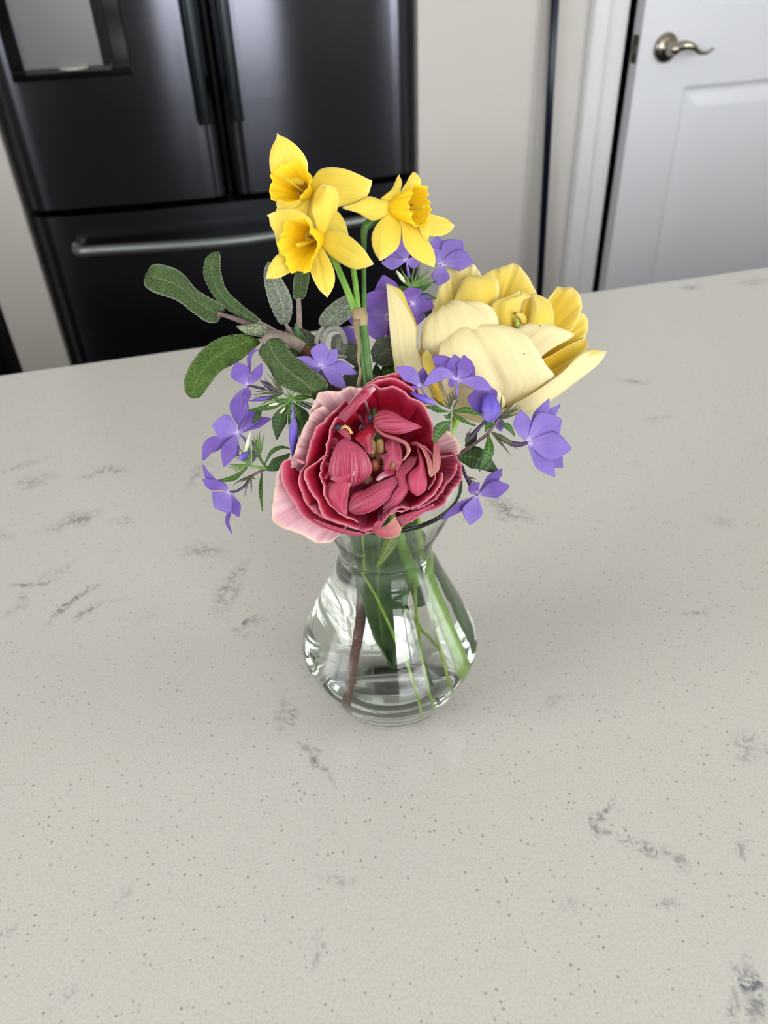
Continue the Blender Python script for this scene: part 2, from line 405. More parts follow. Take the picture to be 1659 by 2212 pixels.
def fy(x): return 1.948 - .042 * (1 - ((x - XM) / .463) ** 2)
def panel(name, xa, xb, z0, z1, parent, mat):
    n = 26; re = .042; pr = []
    xs = list(np.linspace(xa, xb, n))
    for x in xs:
        e = min(x - xa, xb - x); y = fy(x)
        if e < re: y += re - math.sqrt(max(re*re - (re-e)**2, 0))
        pr.append((x, y))
    # dense samples at rounded edges
    pr = []
    for k in range(9):
        e = re * (1 - math.cos(math.pi/2*k/8)); pr.append((xa+e, fy(xa+e) + re - re*math.sin(math.pi/2*k/8)))
    for x in np.linspace(xa+re, xb-re, 24)[1:-1]: pr.append((x, fy(x)))
    for k in range(8, -1, -1):
        e = re * (1 - math.cos(math.pi/2*k/8)); pr.append((xb-e, fy(xb-e) + re - re*math.sin(math.pi/2*k/8)))
    pr += [(xb, 2.015), (xa, 2.015)]
    bm = bmesh.new(); extr(bm, pr, z0, z1); bmesh.ops.recalc_face_normals(bm, faces=bm.faces)
    o = obj(name, bm, mat, parent)
    m = o.modifiers.new('es', 'EDGE_SPLIT'); m.split_angle = math.radians(35)
    return o
boxes('cabinet', [(FX0+.006, FX1-.008, 2.018, 2.62, .03, 1.80)], plain('fridge_body', '0A0A0B', .5), fr)
SZ = .7335
dl = panel('door', FX0+.004, XM-.004, SZ+.008, 1.79, fr, BST)
dr = panel('door', XM+.004, FX1-.006, SZ+.008, 1.79, fr, BST)
dw = panel('freezer_drawer', FX0+.004, FX1-.006, .06, SZ-.008, fr, BST)
def vbar(px, py, dx, par, s):
    p = onY(px, py, 1.862); x, zb = p[0], p[2]
    bm = bmesh.new(); pr = []
    for k in range(24):
        t = 2*math.pi*k/24; c, s_ = math.cos(t), math.sin(t)
        pr.append((x + .0145*abs(c)**.7*math.copysign(1, c), 1.862 + .013*abs(s_)**.8*math.copysign(1, s_)))
    extr(bm, pr, zb, 1.66); bmesh.ops.recalc_face_normals(bm, faces=bm.faces)
    h = obj('handle', bm, BAR, par)
    m = h.modifiers.new('es', 'EDGE_SPLIT'); m.split_angle = math.radians(40)
    for zz in (zb+.06, 1.6): boxes('handle_mount', [(x-.009, x+.009, 1.87, fy(x)+.004, zz-.02, zz+.02)], BAR, par, bevel=.003)
vbar(445, 268, 0, dl, -1); vbar(513, 261, 0, dr, 1)
bm = bmesh.new(); hz = onY(170, 545, 1.885)[2]
W = cr([(-.235, 1.93, hz), (-.228, 1.893, hz), (-.17, 1.880, hz), (XM, 1.838, hz-.002), (XM*2+.17, 1.880, hz), (XM*2+.228, 1.893, hz), (XM*2+.235, 1.93, hz)], 60)
tubemesh(bm, W, .0115, 16); obj('handle', bm, HORZ, dw)
# dispenser
dp = part_empty('water_dispenser', fr, 'recessed dispenser with grey panel in a black frame')
xa, xb, zd = -.268, -.030, 1.003
yf = 1.905
boxes('dispenser_frame', [(xa, xa+.028, yf, 1.955, zd, 1.42), (xb-.036, xb, yf+.004, 1.955, zd, 1.42), (xa, xb, yf-.002, 1.955, zd-.004, zd+.014), (xa, xb, yf, 1.955, 1.42, 1.5)], plain('gloss_black', '050506', .12, 0, .25), dp, bevel=.003)
boxes('dispenser_panel', [(xa+.028, xb-.036, 1.916, 1.95, zd+.014, 1.42)], plain('dispenser_grey', '6A6A6C', .35, .6), dp)
boxes('drip_tray', [(xa+.03, xb-.04, 1.900, 1.915, zd+.006, zd+.0165)], BLACK, dp, bevel=.002)
bm = bmesh.new(); lathe(bm, [(.001, .0), (.026, .001), (.030, .004), (.026, .006), (.001, .0055)], (-.145, 1.904, zd+.012), 'z')
obj('cup_rest', bm, plain('pale_plastic', 'B4B3A4', .3), dp)
# ------------------------------------------------------------------ island with pale quartz top
def quartz():
    m = NT('pale_quartz'); tc = m.n('ShaderNodeTexCoord'); pos = tc.outputs['Object']
    ns = m.n('ShaderNodeTexNoise'); ns.inputs['Scale'].default_value = 95; ns.inputs['Detail'].default_value = 5; ns.inputs['Roughness'].default_value = .65; ns.inputs['Distortion'].default_value = 1.2
    m.link(pos, ns.inputs['Vector'])
    warp = m.n('ShaderNodeTexNoise'); warp.inputs['Scale'].default_value = 38; warp.inputs['Detail'].default_value = 3; m.link(pos, warp.inputs['Vector'])
    wv = m.n('ShaderNodeVectorMath', operation='MULTIPLY_ADD'); m.link(warp.outputs[1], wv.inputs[0]); wv.inputs[1].default_value = (.035, .035, 0); 
    sub = m.n('ShaderNodeVectorMath', operation='ADD'); m.link(pos, sub.inputs[0]); sub.inputs[1].default_value = (-.0175, -.0175, 0)
    m.link(sub.outputs[0], wv.inputs[2]); wp = wv.outputs[0]
    V = [(50,1008,70,8,-14,.45),(225,1018,60,9,-14,.75),(70,1040,55,9,-18,.5),(160,1122,75,12,-20,.6),(250,1130,30,9,10,.35),(450,1185,60,14,22,.5),(428,1030,45,9,-60,.45),
         (70,1258,60,9,-6,.7),(35,1305,50,10,-45,.45),(158,1308,75,9,-42,1.0),(205,1330,45,8,-28,.8),(500,1262,80,22,-62,.6),(545,1348,38,10,-35,.7),
         (628,1525,52,20,65,.6),(690,1628,60,11,72,.75),(705,1880,42,18,20,.45),(700,2060,50,12,80,.4),(1090,1100,62,17,26,.85),(1010,1115,20,8,0,.4),
         (1322,1760,62,12,-72,.7),(1300,1800,40,15,60,1.0),(1370,1822,75,11,20,.85),(1440,1850,40,8,20,.5),(1612,2120,70,17,70,1.1),(1575,2150,50,12,60,.5),(1365,818,45,8,0,.5),
         (1490,620,30,6,-5,.7),(1605,1840,30,14,60,.6),(1458,1960,34,17,20,.5),(150,2150,45,16,-40,.3),(250,1950,40,14,-40,.25),(1240,1970,45,10,-20,.3),(1500,1325,30,6,-10,.5),
         (1205,1515,40,10,-40,.35),(1640,610,50,6,-8,.5),(1420,905,40,8,-20,.3),(20,1150,40,10,10,.35),(130,1230,45,9,-25,.35),(260,1300,40,7,-25,.35),(1620,1620,40,20,40,.4),(10,2010,50,16,-40,.35),(330,1330,40,9,-20,.25),(1380,1000,30,8,20,.3),(1550,1130,34,8,-15,.3)]
    tot = None
    for (px, py, a, b, ang, amp) in V:
        c = onZ(px, py, .92); th = math.radians(ang)
        e1 = onZ(px + a*math.cos(th), py + a*math.sin(th), .92) - c; e2 = onZ(px - b*math.sin(th), py + b*math.cos(th), .92) - c
        ra_, rb_ = np.linalg.norm(e1), max(np.linalg.norm(e2), .0022)
        rot = math.atan2(e1[1], e1[0])
        mp = m.n('ShaderNodeMapping', vector_type='TEXTURE'); mp.inputs['Location'].default_value = (c[0], c[1], 0)
        mp.inputs['Rotation'].default_value = (0, 0, rot); mp.inputs['Scale'].default_value = (ra_*1.15, rb_*1.5, 1)
        fl = m.n('ShaderNodeVectorMath', operation='MULTIPLY'); m.link(wp, fl.inputs[0]); fl.inputs[1].default_value = (1, 1, 0)
        m.link(fl.outputs[0], mp.inputs[0])
        g = m.n('ShaderNodeTexGradient', gradient_type='SPHERICAL'); m.link(mp.outputs[0], g.inputs[0])
        v = m.math('MULTIPLY', g.outputs[1], amp)
        tot = v if tot is None else m.math('MAXIMUM', tot, v)
    # break the veins up
    br = m.n('ShaderNodeTexNoise'); br.inputs['Scale'].default_value = 190; br.inputs['Detail'].default_value = 4; br.inputs['Distortion'].default_value = 2.0; m.link(pos, br.inputs['Vector'])
    brk = m.n('ShaderNodeMapRange', i0=br.outputs[0], i1=.40, i2=.62); 
    vein = m.math('MULTIPLY', m.n('ShaderNodeMapRange', i0=tot, i1=.02, i2=.75).outputs[0], brk.outputs[0])
    # specks
    vo = m.n('ShaderNodeTexVoronoi'); vo.inputs['Scale'].default_value = 520; m.link(pos, vo.inputs['Vector'])
    wn = m.n('ShaderNodeSeparateColor', i0=vo.outputs['Color'])
    sp = m.math('MULTIPLY', m.math('LESS_THAN', vo.outputs['Distance'], .30), m.math('GREATER_THAN', wn.outputs[0], .86))
    sp2 = m.math('MULTIPLY', sp, m.math('MULTIPLY_ADD', wn.outputs[1], .55, .08))
    fine = m.n('ShaderNodeTexNoise'); fine.inputs['Scale'].default_value = 900; fine.inputs['Detail'].default_value = 2; m.link(pos, fine.inputs['Vector'])
    base = m.ramp(fine.outputs[0], [(.25, 'B1AEA6'), (.6, 'BEBAB2')])
    c1 = m.mix(m.math('MULTIPLY', vein, .95), base, '5E6266')
    c2 = m.mix(m.math('MULTIPLY', sp2, .8), c1, '55544F')
    m.link(c2, m.b.inputs['Base Color']); m.b.inputs['Roughness'].default_value = .22
    m.b.inputs['Specular IOR Level'].default_value = .45
    return m.m
isl = thing('kitchen_island', 'kitchen island with a pale speckled grey veined quartz worktop', 'island')
boxes('worktop', [(-1.25, 2.35, -.55, .653, .89, .92)], quartz(), isl, bevel=.003)
boxes('island_base', [(-1.2, 2.3, -.25, .62, .09, .889)], wall_mat('island_paint', 'C9C6C0'), isl, bevel=.003)
boxes('toe_kick', [(-1.15, 2.25, -.2, .56, 0, .0895)], BLACK, isl)
# ------------------------------------------------------------------ glass vase and its water
VC = np.array([.0573, .2322, .92])
VH = .1158
VR = [.0247, .0332, .0384, .0387, .035, .0282, .022, .0187, .0195, .0251, .0301]
def vase_r(z): return float(cr([[r] for r in VR], 111)[int(round(min(max(z/VH, 0), 1)*110)), 0])
def spin(name, prof, mat, parent=None, seg=96):
    bm = bmesh.new(); rings = []
    for r, z in prof:
        if r < 1e-6: rings.append([bm.verts.new((VC[0], VC[1], VC[2]+z))]); continue
        rings.append([bm.verts.new((VC[0]+r*math.cos(2*math.pi*k/seg), VC[1]+r*math.sin(2*math.pi*k/seg), VC[2]+z)) for k in range(seg)])
    for a, b in zip(rings, rings[1:]):
        if len(a) == 1 and len(b) == 1: continue
        for k in range(seg):
            j = (k+1) % seg
            if len(a) == 1: bm.faces.new((a[0], b[k], b[j]))
            elif len(b) == 1: bm.faces.new((a[k], a[j], b[0]))
            else: bm.faces.new((a[k], a[j], b[j], b[k]))
    bmesh.ops.recalc_face_normals(bm, faces=bm.faces)
    return obj(name, bm, mat, parent)
def dielectric(name, ior, col=(1, 1, 1), bump=0):
    m = NT(name); m.t.nodes.remove(m.b); g = m.n('ShaderNodeBsdfGlass'); g.inputs['Color'].default_value = (*col, 1)
    g.inputs['Roughness'].default_value = 0; g.inputs['IOR'].default_value = ior; m.link(g.outputs[0], m.out.inputs[0])
    return m.m
GLASS = dielectric('clear_glass', 1.46, (.985, .995, .985)); WATER = dielectric('water', 1.333, (.985, .993, .982))
zs = np.linspace(0, 1, 56)
outer = [(0, .0012), (.018, .0012), (.0215, .0001), (.0235, .0003)] + [(vase_r(z*VH), max(z*VH, .0012)) for z in zs[1:]]
def inner_r(z): return vase_r(z) - (.0019 - .0008*min(1, max(0, (z-.07)/.04)) if z > .02 else .0019 + .002*(1-z/.02))
ZB = .0055
top = [(vase_r(VH)-.0002, VH+.0004), (vase_r(VH)-.0008, VH+.0004)]
inner = [(inner_r(z), z) for z in np.linspace(VH, ZB+.003, 52)] + [(inner_r(ZB+.003)-.003, ZB+.0006), (inner_r(ZB)-.009, ZB), (0, ZB)]
vase = spin('glass_vase', outer + top + inner, GLASS)
tag(vase, 'round bellied clear glass vase with flared rim on the quartz worktop', 'vase')
ZW = .0865
wz = np.linspace(ZB+.003, ZW, 40)
wat = spin('vase_water', [(0, ZB-.0004), (inner_r(ZB)-.009, ZB-.0004), (inner_r(ZB+.003)-.0026, ZB+.0002)] + [(inner_r(z)+.0004, z) for z in wz] + [(0, ZW)], WATER)
tag(wat, 'clear water filling the glass vase up to its neck', 'water')
# ------------------------------------------------------------------ plant materials
def petal_mat(name, stops, margin=None, mpow=10, streak=None, sf=.35, sscale=26, rough=.5, tr=.3, relief=.35, spots=None, vmargin=True):
    m = NT(name); uv = m.n('ShaderNodeTexCoord').outputs['UV']; sx = m.n('ShaderNodeSeparateXYZ', i0=uv)
    u, v = sx.outputs[0], sx.outputs[1]
    oi = m.n('ShaderNodeObjectInfo')
    mp = m.n('ShaderNodeMapping'); m.link(uv, mp.inputs[0]); mp.inputs['Scale'].default_value = (sscale, 1.3, 1)
    off = m.n('ShaderNodeCombineXYZ'); m.link(m.math('MULTIPLY', oi.outputs['Random'], 37.0), off.inputs[0]); m.link(off.outputs[0], mp.inputs['Location'])
    n1 = m.n('ShaderNodeTexNoise'); n1.inputs['Scale'].default_value = 1; n1.inputs['Detail'].default_value = 4; m.link(mp.outputs[0], n1.inputs['Vector'])
    mp2 = m.n('ShaderNodeMapping'); m.link(uv, mp2.inputs[0]); mp2.inputs['Scale'].default_value = (2.2, 1.6, 1); m.link(off.outputs[0], mp2.inputs['Location'])
    n2 = m.n('ShaderNodeTexNoise'); n2.inputs['Scale'].default_value = 1; n2.inputs['Detail'].default_value = 2; m.link(mp2.outputs[0], n2.inputs['Vector'])
    vv = m.math('ADD', v, m.math('MULTIPLY_ADD', n2.outputs[0], .34, -.17))
    col = m.ramp(vv, stops)
    if streak:
        f = m.n('ShaderNodeMapRange', i0=n1.outputs[0], i1=.42, i2=.68).outputs[0]
        col = m.mix(m.math('MULTIPLY', f, sf), col, streak)
    if margin:
        a = m.math('POWER', m.math('ABSOLUTE', m.math('MULTIPLY_ADD', u, 2.0, -1.0)), mpow * 1.0)
        if vmargin: a = m.math('MAXIMUM', a, m.math('POWER', m.math('MAXIMUM', v, 0.0), mpow * 2.4))
        col = m.mix(m.math('MULTIPLY', a, .85), col, margin)
    if spots:
        tc = m.n('ShaderNodeTexCoord'); vo = m.n('ShaderNodeTexVoronoi'); vo.inputs['Scale'].default_value = 260; m.link(tc.outputs['Object'], vo.inputs['Vector'])
        w = m.n('ShaderNodeSeparateColor', i0=vo.outputs['Color'])
        s = m.math('MULTIPLY', m.math('LESS_THAN', vo.outputs['Distance'], .09), m.math('GREATER_THAN', w.outputs[0], .88))
        col = m.mix(m.math('MULTIPLY', s, .8), col, spots)
    m.link(col, m.b.inputs['Base Color']); m.b.inputs['Roughness'].default_value = rough; m.b.inputs['Specular IOR Level'].default_value = .3
    nb = m.bump(n1.outputs[0], relief, .0006)
    m.translucent(col, tr, nb); return m.m
RED_IN = petal_mat('red_petal_inside', [(.0, '7A0618'), (.45, '960822'), (.8, 'A80F2C'), (.95, 'B02844'), (1, 'C04C66')], 'DC98A2', 26, 'C2284A', .35, 22, tr=.26)
RED_OUT = petal_mat('red_petal_outside', [(.0, 'B04A5C'), (.5, 'AE2A4A'), (.85, 'B83C5A'), (1, 'D07C90')], 'E8B8B4', 20, 'D88AA0', .34, 40, tr=.24, relief=.14)
PINK = petal_mat('pink_petal', [(.0, '740820'), (.35, '960F30'), (.75, 'A82C4E'), (1, 'A0304C')], 'CC7888', 26, 'E2A2BA', .42, 46, tr=.24, relief=.14)
BLUSH = petal_mat('blush_petal', [(.0, 'A01030'), (.42, 'B0284A'), (.62, 'D98CA0'), (.82, 'EFC8D0'), (1, 'F2DAD6')], 'E6D0B4', 22, 'C0506E', .5, 26, tr=.35, relief=.4)
TAN = petal_mat('faded_petal', [(.0, 'A02A44'), (.5, 'B8606A'), (1, 'C08A74')], 'D8BC98', 14, 'D09890', .4, 24, tr=.3)
YEL_IN = petal_mat('yellow_petal_inside', [(.0, 'E2BE2A'), (.4, 'EED65A'), (.8, 'F1E083'), (1, 'F5EBAA')], 'FAF3CF', 14, 'E9D468', .3, 18, tr=.42)
YEL_OUT = petal_mat('cream_petal_outside', [(.0, 'DCD0A0'), (.5, 'EBE0AE'), (.85, 'F3E8AE'), (1, 'F5ECB4')], 'FAF3CC', 14, 'F9F3D4', .3, 20, tr=.34, relief=.4, spots='6B4A2C')
YEL_DEEP = petal_mat('deep_yellow_petal', [(.0, 'DDB214'), (.5, 'EBC832'), (1, 'F0DA6A')], 'F8EDB0', 14, 'E4C02C', .3, 18, tr=.45)
DAF = petal_mat('daffodil_petal', [(.0, 'F3DC3C'), (.35, 'F1DC58'), (.85, 'F3E168'), (1, 'F6EBA6')], 'FAF2AE', 20, 'E6CC48', .45, 14, tr=.34, spots='5E4A1E')
COR = petal_mat('daffodil_trumpet', [(.0, 'E8BC08'), (.5, 'F6D418'), (1, 'FBE034')], None, 10, 'EEC214', .5, 30, tr=.32, relief=.7)
VIO = petal_mat('violet_petal', [(.0, 'E6E0F4'), (.14, '9A80CC'), (.5, '7A5CB0'), (1, '8668BC')], None, 10, '664AA0', .4, 20, tr=.33)
VIO2 = petal_mat('lilac_petal', [(.0, 'EFEAF8'), (.14, 'A890D8'), (.5, '9078C8'), (1, '9A82D0')], None, 10, '7C62BA', .35, 20, tr=.38)
MAUVE = petal_mat('mauve_petal', [(.0, 'A58ACB'), (.5, '7A5AA8'), (1, '6E55B4')], None, 10, '5C44A6', .35, 20, tr=.35)
BUDV = petal_mat('violet_bud', [(.0, '8F80C4'), (.5, '6C5BBE'), (1, '5446A8')], None, 10, '473892', .6, 9, tr=.15)
def leaf_mat(name, c0, c1, vein, rough=.45, cell=0, tr=.22, margin=None, bumpd=.0007, net=None):
    m = NT(name); tc = m.n('ShaderNodeTexCoord'); uv = tc.outputs['UV']; sx = m.n('ShaderNodeSeparateXYZ', i0=uv); u, v = sx.outputs[0], sx.outputs[1]
    n = m.n('ShaderNodeTexNoise'); n.inputs['Scale'].default_value = 120; n.inputs['Detail'].default_value = 3; m.link(tc.outputs['Object'], n.inputs['Vector'])
    col = m.ramp(n.outputs[0], [(.3, c0), (.7, c1)])
    au = m.math('ABSOLUTE', m.math('MULTIPLY_ADD', u, 2.0, -1.0))
    rib = m.math('SUBTRACT', 1.0, m.n('ShaderNodeMapRange', i0=au, i1=.02, i2=.10).outputs[0])
    col = m.mix(m.math('MULTIPLY', rib, .7), col, vein)
    if cell:
        vo = m.n('ShaderNodeTexVoronoi', feature='F1'); vo.inputs['Scale'].default_value = cell; vo.inputs['Randomness'].default_value = .8; m.link(tc.outputs['Object'], vo.inputs['Vector'])
        h = m.n('ShaderNodeMapRange', i0=vo.outputs['Distance'], i1=.1, i2=.62, i3=1.0, i4=0.0).outputs[0]
        col = m.mix(m.math('MULTIPLY', m.math('SUBTRACT', 1.0, h), .55 if net else .42), col, net or vein)
        nb = m.bump(h, 1.0, bumpd)
    else:
        w = m.n('ShaderNodeTexWave', wave_type='BANDS', bands_direction='Y'); w.inputs['Scale'].default_value = 3.0; w.inputs['Distortion'].default_value = 2.0; m.link(uv, w.inputs['Vector'])
        nb = m.bump(w.outputs[1], .25, .0004)
    if margin:
        col = m.mix(m.math('MULTIPLY', m.math('POWER', au, 18.0), .8), col, margin)
    m.link(col, m.b.inputs['Base Color']); m.b.inputs['Roughness'].default_value = rough; m.b.inputs['Specular IOR Level'].default_value = .35
    m.translucent(col, tr, nb); return m.m
SAGE = leaf_mat('sage_leaf', '4C6336', '5E7840', '8A9A70', .75, 1050, .2, 'A3AA98', .0008, '33482A')
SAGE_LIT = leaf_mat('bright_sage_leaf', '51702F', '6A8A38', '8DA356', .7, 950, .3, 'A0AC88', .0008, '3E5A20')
SAGE_GREY = leaf_mat('grey_sage_leaf', '56624E', '6C7862', 'A4AA9C', .85, 1500, .15, 'B4B8AC', .0004)
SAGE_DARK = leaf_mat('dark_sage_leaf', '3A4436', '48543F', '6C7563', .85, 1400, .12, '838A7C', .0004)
GREEN = leaf_mat('phlox_leaf', '2E5216', '3F6A1E', '7FA04C', .35, 0, .25)
GREEN_DK = leaf_mat('dark_phlox_leaf', '24401A', '33541F', '55753A', .45, 0, .15)
TLEAF = leaf_mat('tulip_leaf', '45683A', '5A8048', '7C9C64', .4, 0, .3)
def stem_mat(name, c0, c1, rough=.45, sc_=70, tr=0):
    m = NT(name); tc = m.n('ShaderNodeTexCoord'); n = m.n('ShaderNodeTexNoise'); n.inputs['Scale'].default_value = sc_ * 4; n.inputs['Detail'].default_value = 3
    m.link(tc.outputs['Object'], n.inputs['Vector']); col = m.ramp(n.outputs[0], [(.35, c0), (.65, c1)]); m.link(col, m.b.inputs['Base Color'])
    m.b.inputs['Roughness'].default_value = rough; m.bump(n.outputs[0], .25, .0004); return m.m
ST_GREEN = stem_mat('green_stem', '57822A', '6E9A38'); ST_DK = stem_mat('deep_green_stem', '2A5012', '3A651C'); ST_YG = stem_mat('lime_stem', '7FA02C', '97B53C')
ST_LIME = stem_mat('pale_lime_stem', '7CA63A', '9AC24E'); ST_PUR = stem_mat('purple_stem', '54403F', '6A5350', .7); ST_SAGE = stem_mat('downy_sage_stem', '6F6259', '857970', .9, 120); ST_SAGEG = stem_mat('grey_downy_stem', '7C7D70', '92938A', .9, 120)
WOOD = stem_mat('woody_stem', '4E2E22', '6E4634', .8, 160); TUBEV = stem_mat('violet_tube', '6A50A0', '8068B8', .5); TUBED = stem_mat('dark_violet_tube', '2E2040', '453058', .5)
SEPAL = stem_mat('sepal', '35451F', '4C4438', .6); SEPALG = stem_mat('green_sepal', '44682A', '5A7A34', .6)
SPATHE = petal_mat('papery_sheath', [(0, '8E7A58'), (.5, 'A8966E'), (1, 'B7A67E')], None, 10, '7C6848', .5, 14, tr=.25, relief=.8)
PISTIL = plain('pistil', 'C8B020', .5); ANTH = stem_mat('brown_anther', '7A5410', '9C7418', .8); ANTHD = stem_mat('dark_anther', '1C1826', '3A3040', .8); OVARY = stem_mat('pale_ovary', '6E4632', '8C6A3C', .6); OVG = stem_mat('green_ovary', '7E8E2E', '97A444', .5)
PALEBUD = stem_mat('pale_bud', 'B9BE9A', 'D4D6BE', .5)
# neck of the vase in world space: every stem runs through it
def V(dx, dy, z): return np.array([VC[0] + dx, VC[1] + dy, VC[2] + z])
def stem(name, pts, rad_px, mat, parent, end, n=46, seg=10):
    W = [S(p) for p in pts] + [V(*e) for e in end]
    return tube(name, W, rad_px, mat, parent, n=n, seg=seg, world_pts=True)
def spikes(parent, base, tips, mat=None, r=1.5, name='sepal'):
    for k, tp in enumerate(tips):
        tp = tp if len(tp) == 3 else (*tp, base[2])
        mid = ((base[0]+tp[0])/2 + rnd.uniform(-2, 2), (base[1]+tp[1])/2 + rnd.uniform(-2, 2), (base[2]+tp[2])/2 + rnd.uniform(-1, 3))
        tube(name, [base, mid, tp], [r*.8, r*1.15, r*.8, .25], mat or SEPAL, parent, n=9, seg=6)
def floret(parent, c, petals, mat=None, tube_pts=None, tmat=None, label=None, tr_=(2.4, 2.8, 3.6)):
    f = part_empty('flower', parent, label)
    for p in petals:
        pts, w = p[0], p[1]; tilt = p[2] if len(p) > 2 else 0; mt = p[3] if len(p) > 3 else (mat or VIO)
        sp = [c] + [x if len(x) == 3 else (*x, c[2] + 6) for x in pts]
        mx = len(sp)
        ribbon('petal', sp, [w*.14, w*.44, w*.82, w*1.08, w*1.2, w*1.18, w*.92, w*.1], mt, f, tilt=tilt, bulge=rnd.uniform(-.10, .02)*w, ruf=1.1, n=(9, 19), thick=1.0)
    if tube_pts: tube('flower_tube', [c] + tube_pts, list(tr_), tmat or TUBEV, f, n=12, seg=8)
    return f
def bud(name, pts, w, mat, parent, n=18, seg=12): return tube(name, pts, [w*.25, w*.42, w*.5, w*.42, w*.28, w*.08], mat, parent, n=n, seg=seg)
def leaf(parent, spine, w, mat=None, tilt=0, bulge=0, roll=0, scallop=0, n=(9, 20), crease=.8, prof=(.12, .55, .9, 1.0, .85, .5, .06), name='leaf', ruf=.8):
    return ribbon(name, spine, [w*k for k in prof], mat or GREEN, parent, tilt=tilt, bulge=bulge, roll=roll, ruf=ruf, n=n, thick=1.2, scallop=scallop, crease=crease)

# ================================================================== daffodils on one stalk
daf = thing('daffodil_stalk', 'stalk carrying three bright yellow daffodils above the red flower, tied by a papery sheath', 'daffodil')
def corona(parent, base, rim, r0, ru, rv, u=(1, 0, 0), seed=1.0, lobes=6, amp=.10, frill=3.0):
    """trumpet from base to rim; ru and rv its half axes along u and across"""
    base = np.array(base, float); rim = np.array(rim, float); ax = rim - base; L = np.linalg.norm(ax); axn = ax / L
    u = np.array(u, float); u = u - axn * u.dot(axn); u /= np.linalg.norm(u); v = np.cross(axn, u)
    nu, nv = 84, 22; G = np.zeros((nv, nu, 3))
    for i in range(nv):
        t = i/(nv-1); fl = t**.8*.78 + .22*t**6
        for j in range(nu):
            a = 2*math.pi*j/(nu-1)
            w = 1 + amp * t**2 * math.sin(lobes*a + seed) + .03*t*math.sin(lobes*2*a + seed*2) + .05 * t**3 * nz(math.cos(a)*3+seed, math.sin(a)*3, seed)
            fr = frill * t**5 * (math.sin(17*a + seed*3) * .6 + 1.6*nz(math.cos(a)*6, math.sin(a)*6, seed))
            a1 = r0 + (ru - r0) * fl; b1 = r0 + (rv - r0) * fl
            G[i, j] = base + axn * (L * t + fr) + (u * math.cos(a) * a1 + v * math.sin(a) * b1) * w
    me = bpy.data.meshes.new('trumpet'); Vv = [tuple(S(p)) for p in G.reshape(-1, 3)]; fs = []; uvs = []
    for i in range(nv-1):
        for j in range(nu-1):
            q = [(i, j), (i, j+1), (i+1, j+1), (i+1, j)]; fs.append([a*nu+b for a, b in q]); uvs += [(b/(nu-1), a/(nv-1)) for a, b in q]
    me.from_pydata(Vv, [], fs); l = me.uv_layers.new(name='UVMap')
    for k, x in enumerate(uvs): l.data[k].uv = x
    o = obj('trumpet', me, COR, parent); m = o.modifiers.new('thickness', 'SOLIDIFY'); m.thickness = 1.0*PX; m.offset = 0
    return o
def style(parent, a, b, r=3.2):
    a, b = np.array(a, float), np.array(b, float)
    tube('style', [a, (a+b)/2 + [0, 1, 2], b], [r*.9, r*.8, r*.75, r*1.35, r*1.2], PISTIL, parent, n=14, seg=10)
    d = b - a
    for k in range(5):
        an = 2*math.pi*k/5 + .4; off = np.array([math.cos(an)*r*2.6, math.sin(an)*r*2.6, 0])
        p = a + off*.6; q = a + d*.42 + off*1.15
        tube('stamen', [p, (p+q)/2, q], [.8, .8, 2.0, 1.7], ANTH, parent, n=10, seg=6)
def dpetal(f, L, R, bulge=0, ruf=2.2, crease=1.6): return patch('petal', L, R, DAF, f, bulge=bulge, ruf=ruf, crease=crease, n=(16, 18), thick=1.3, fx=4)
Q = 120
f = part_empty('flower', daf, 'upper left daffodil flower')
dpetal(f, P2('640,402 592,385 582,352 586,322 597,298 598,289', [Q-28, Q-34, Q-20]), P2('655,402 664,372 664,350 648,322 622,300 600,290', [Q-28, Q-24, Q-10, Q-20]), 9)
dpetal(f, P2('668,400 688,368 708,361 742,364 775,376 803,391', [Q-34, Q-20, Q-14]), P2('668,425 700,448 735,447 770,441 792,425 803,394', [Q-34, Q-28, Q-20]), 8)
dpetal(f, P2('655,420 610,430 596,455 590,480 596,520 603,548', [Q-40, Q-50, Q-55]), P2('668,428 668,450 655,480 640,510 620,540 604,550', [Q-40, Q-50, Q-55]), 5)
dpetal(f, P2('668,425 655,452 668,478 695,500 728,510 752,508', [Q-40, Q-56, Q-60]), P2('676,425 708,442 732,458 745,478 752,500 753,507', [Q-40, Q-50, Q-60]), 5)
dpetal(f, P2('652,415 622,412 606,420 600,430 596,442', [Q-36, Q-46]), P2('660,428 640,448 622,452 606,452 598,446', [Q-36, Q-46]), 3)
corona(f, (662, 419, Q-38), (626, 393, Q+24), 12, 50, 50, (1, 0, 0), 1.1, 5, .07, 3.5)
style(f, (664, 420, Q-30), (619, 386, Q+26))
f = part_empty('flower', daf, 'lower left daffodil flower')
q = Q + 14
dpetal(f, P2('688,512 679,480 672,450 680,415 694,399 706,397', [q-26, q-10, q+6, q+4]), P2('698,512 716,480 730,450 731,420 722,403 708,397', [q-26, q-14, q+2, q+4]), 12)
dpetal(f, P2('692,510 712,498 735,499 760,513 785,537 806,568', [q-26, q-8, q+8]), P2('692,528 712,552 742,572 768,582 790,578 806,569', [q-26, q-14, q+4]), 9)
dpetal(f, P2('676,538 668,565 671,590 682,615 694,632 706,642', [q-28, q-10, q+2]), P2('694,530 708,552 721,585 723,610 716,632 708,642', [q-28, q-8, q+2]), 8, crease=5)
dpetal(f, P2('668,535 622,542 598,550 582,572 574,601', [q-30, q-20, q-14]), P2('672,548 648,574 622,592 600,602 575,603', [q-30, q-22, q-14]), 7)
dpetal(f, P2('684,505 668,470 636,451 604,453 579,463', [q-24, q-8, q-10, q-16]), P2('672,520 625,520 598,507 583,488 579,465', [q-24, q-30, q-28, q-16]), 7)
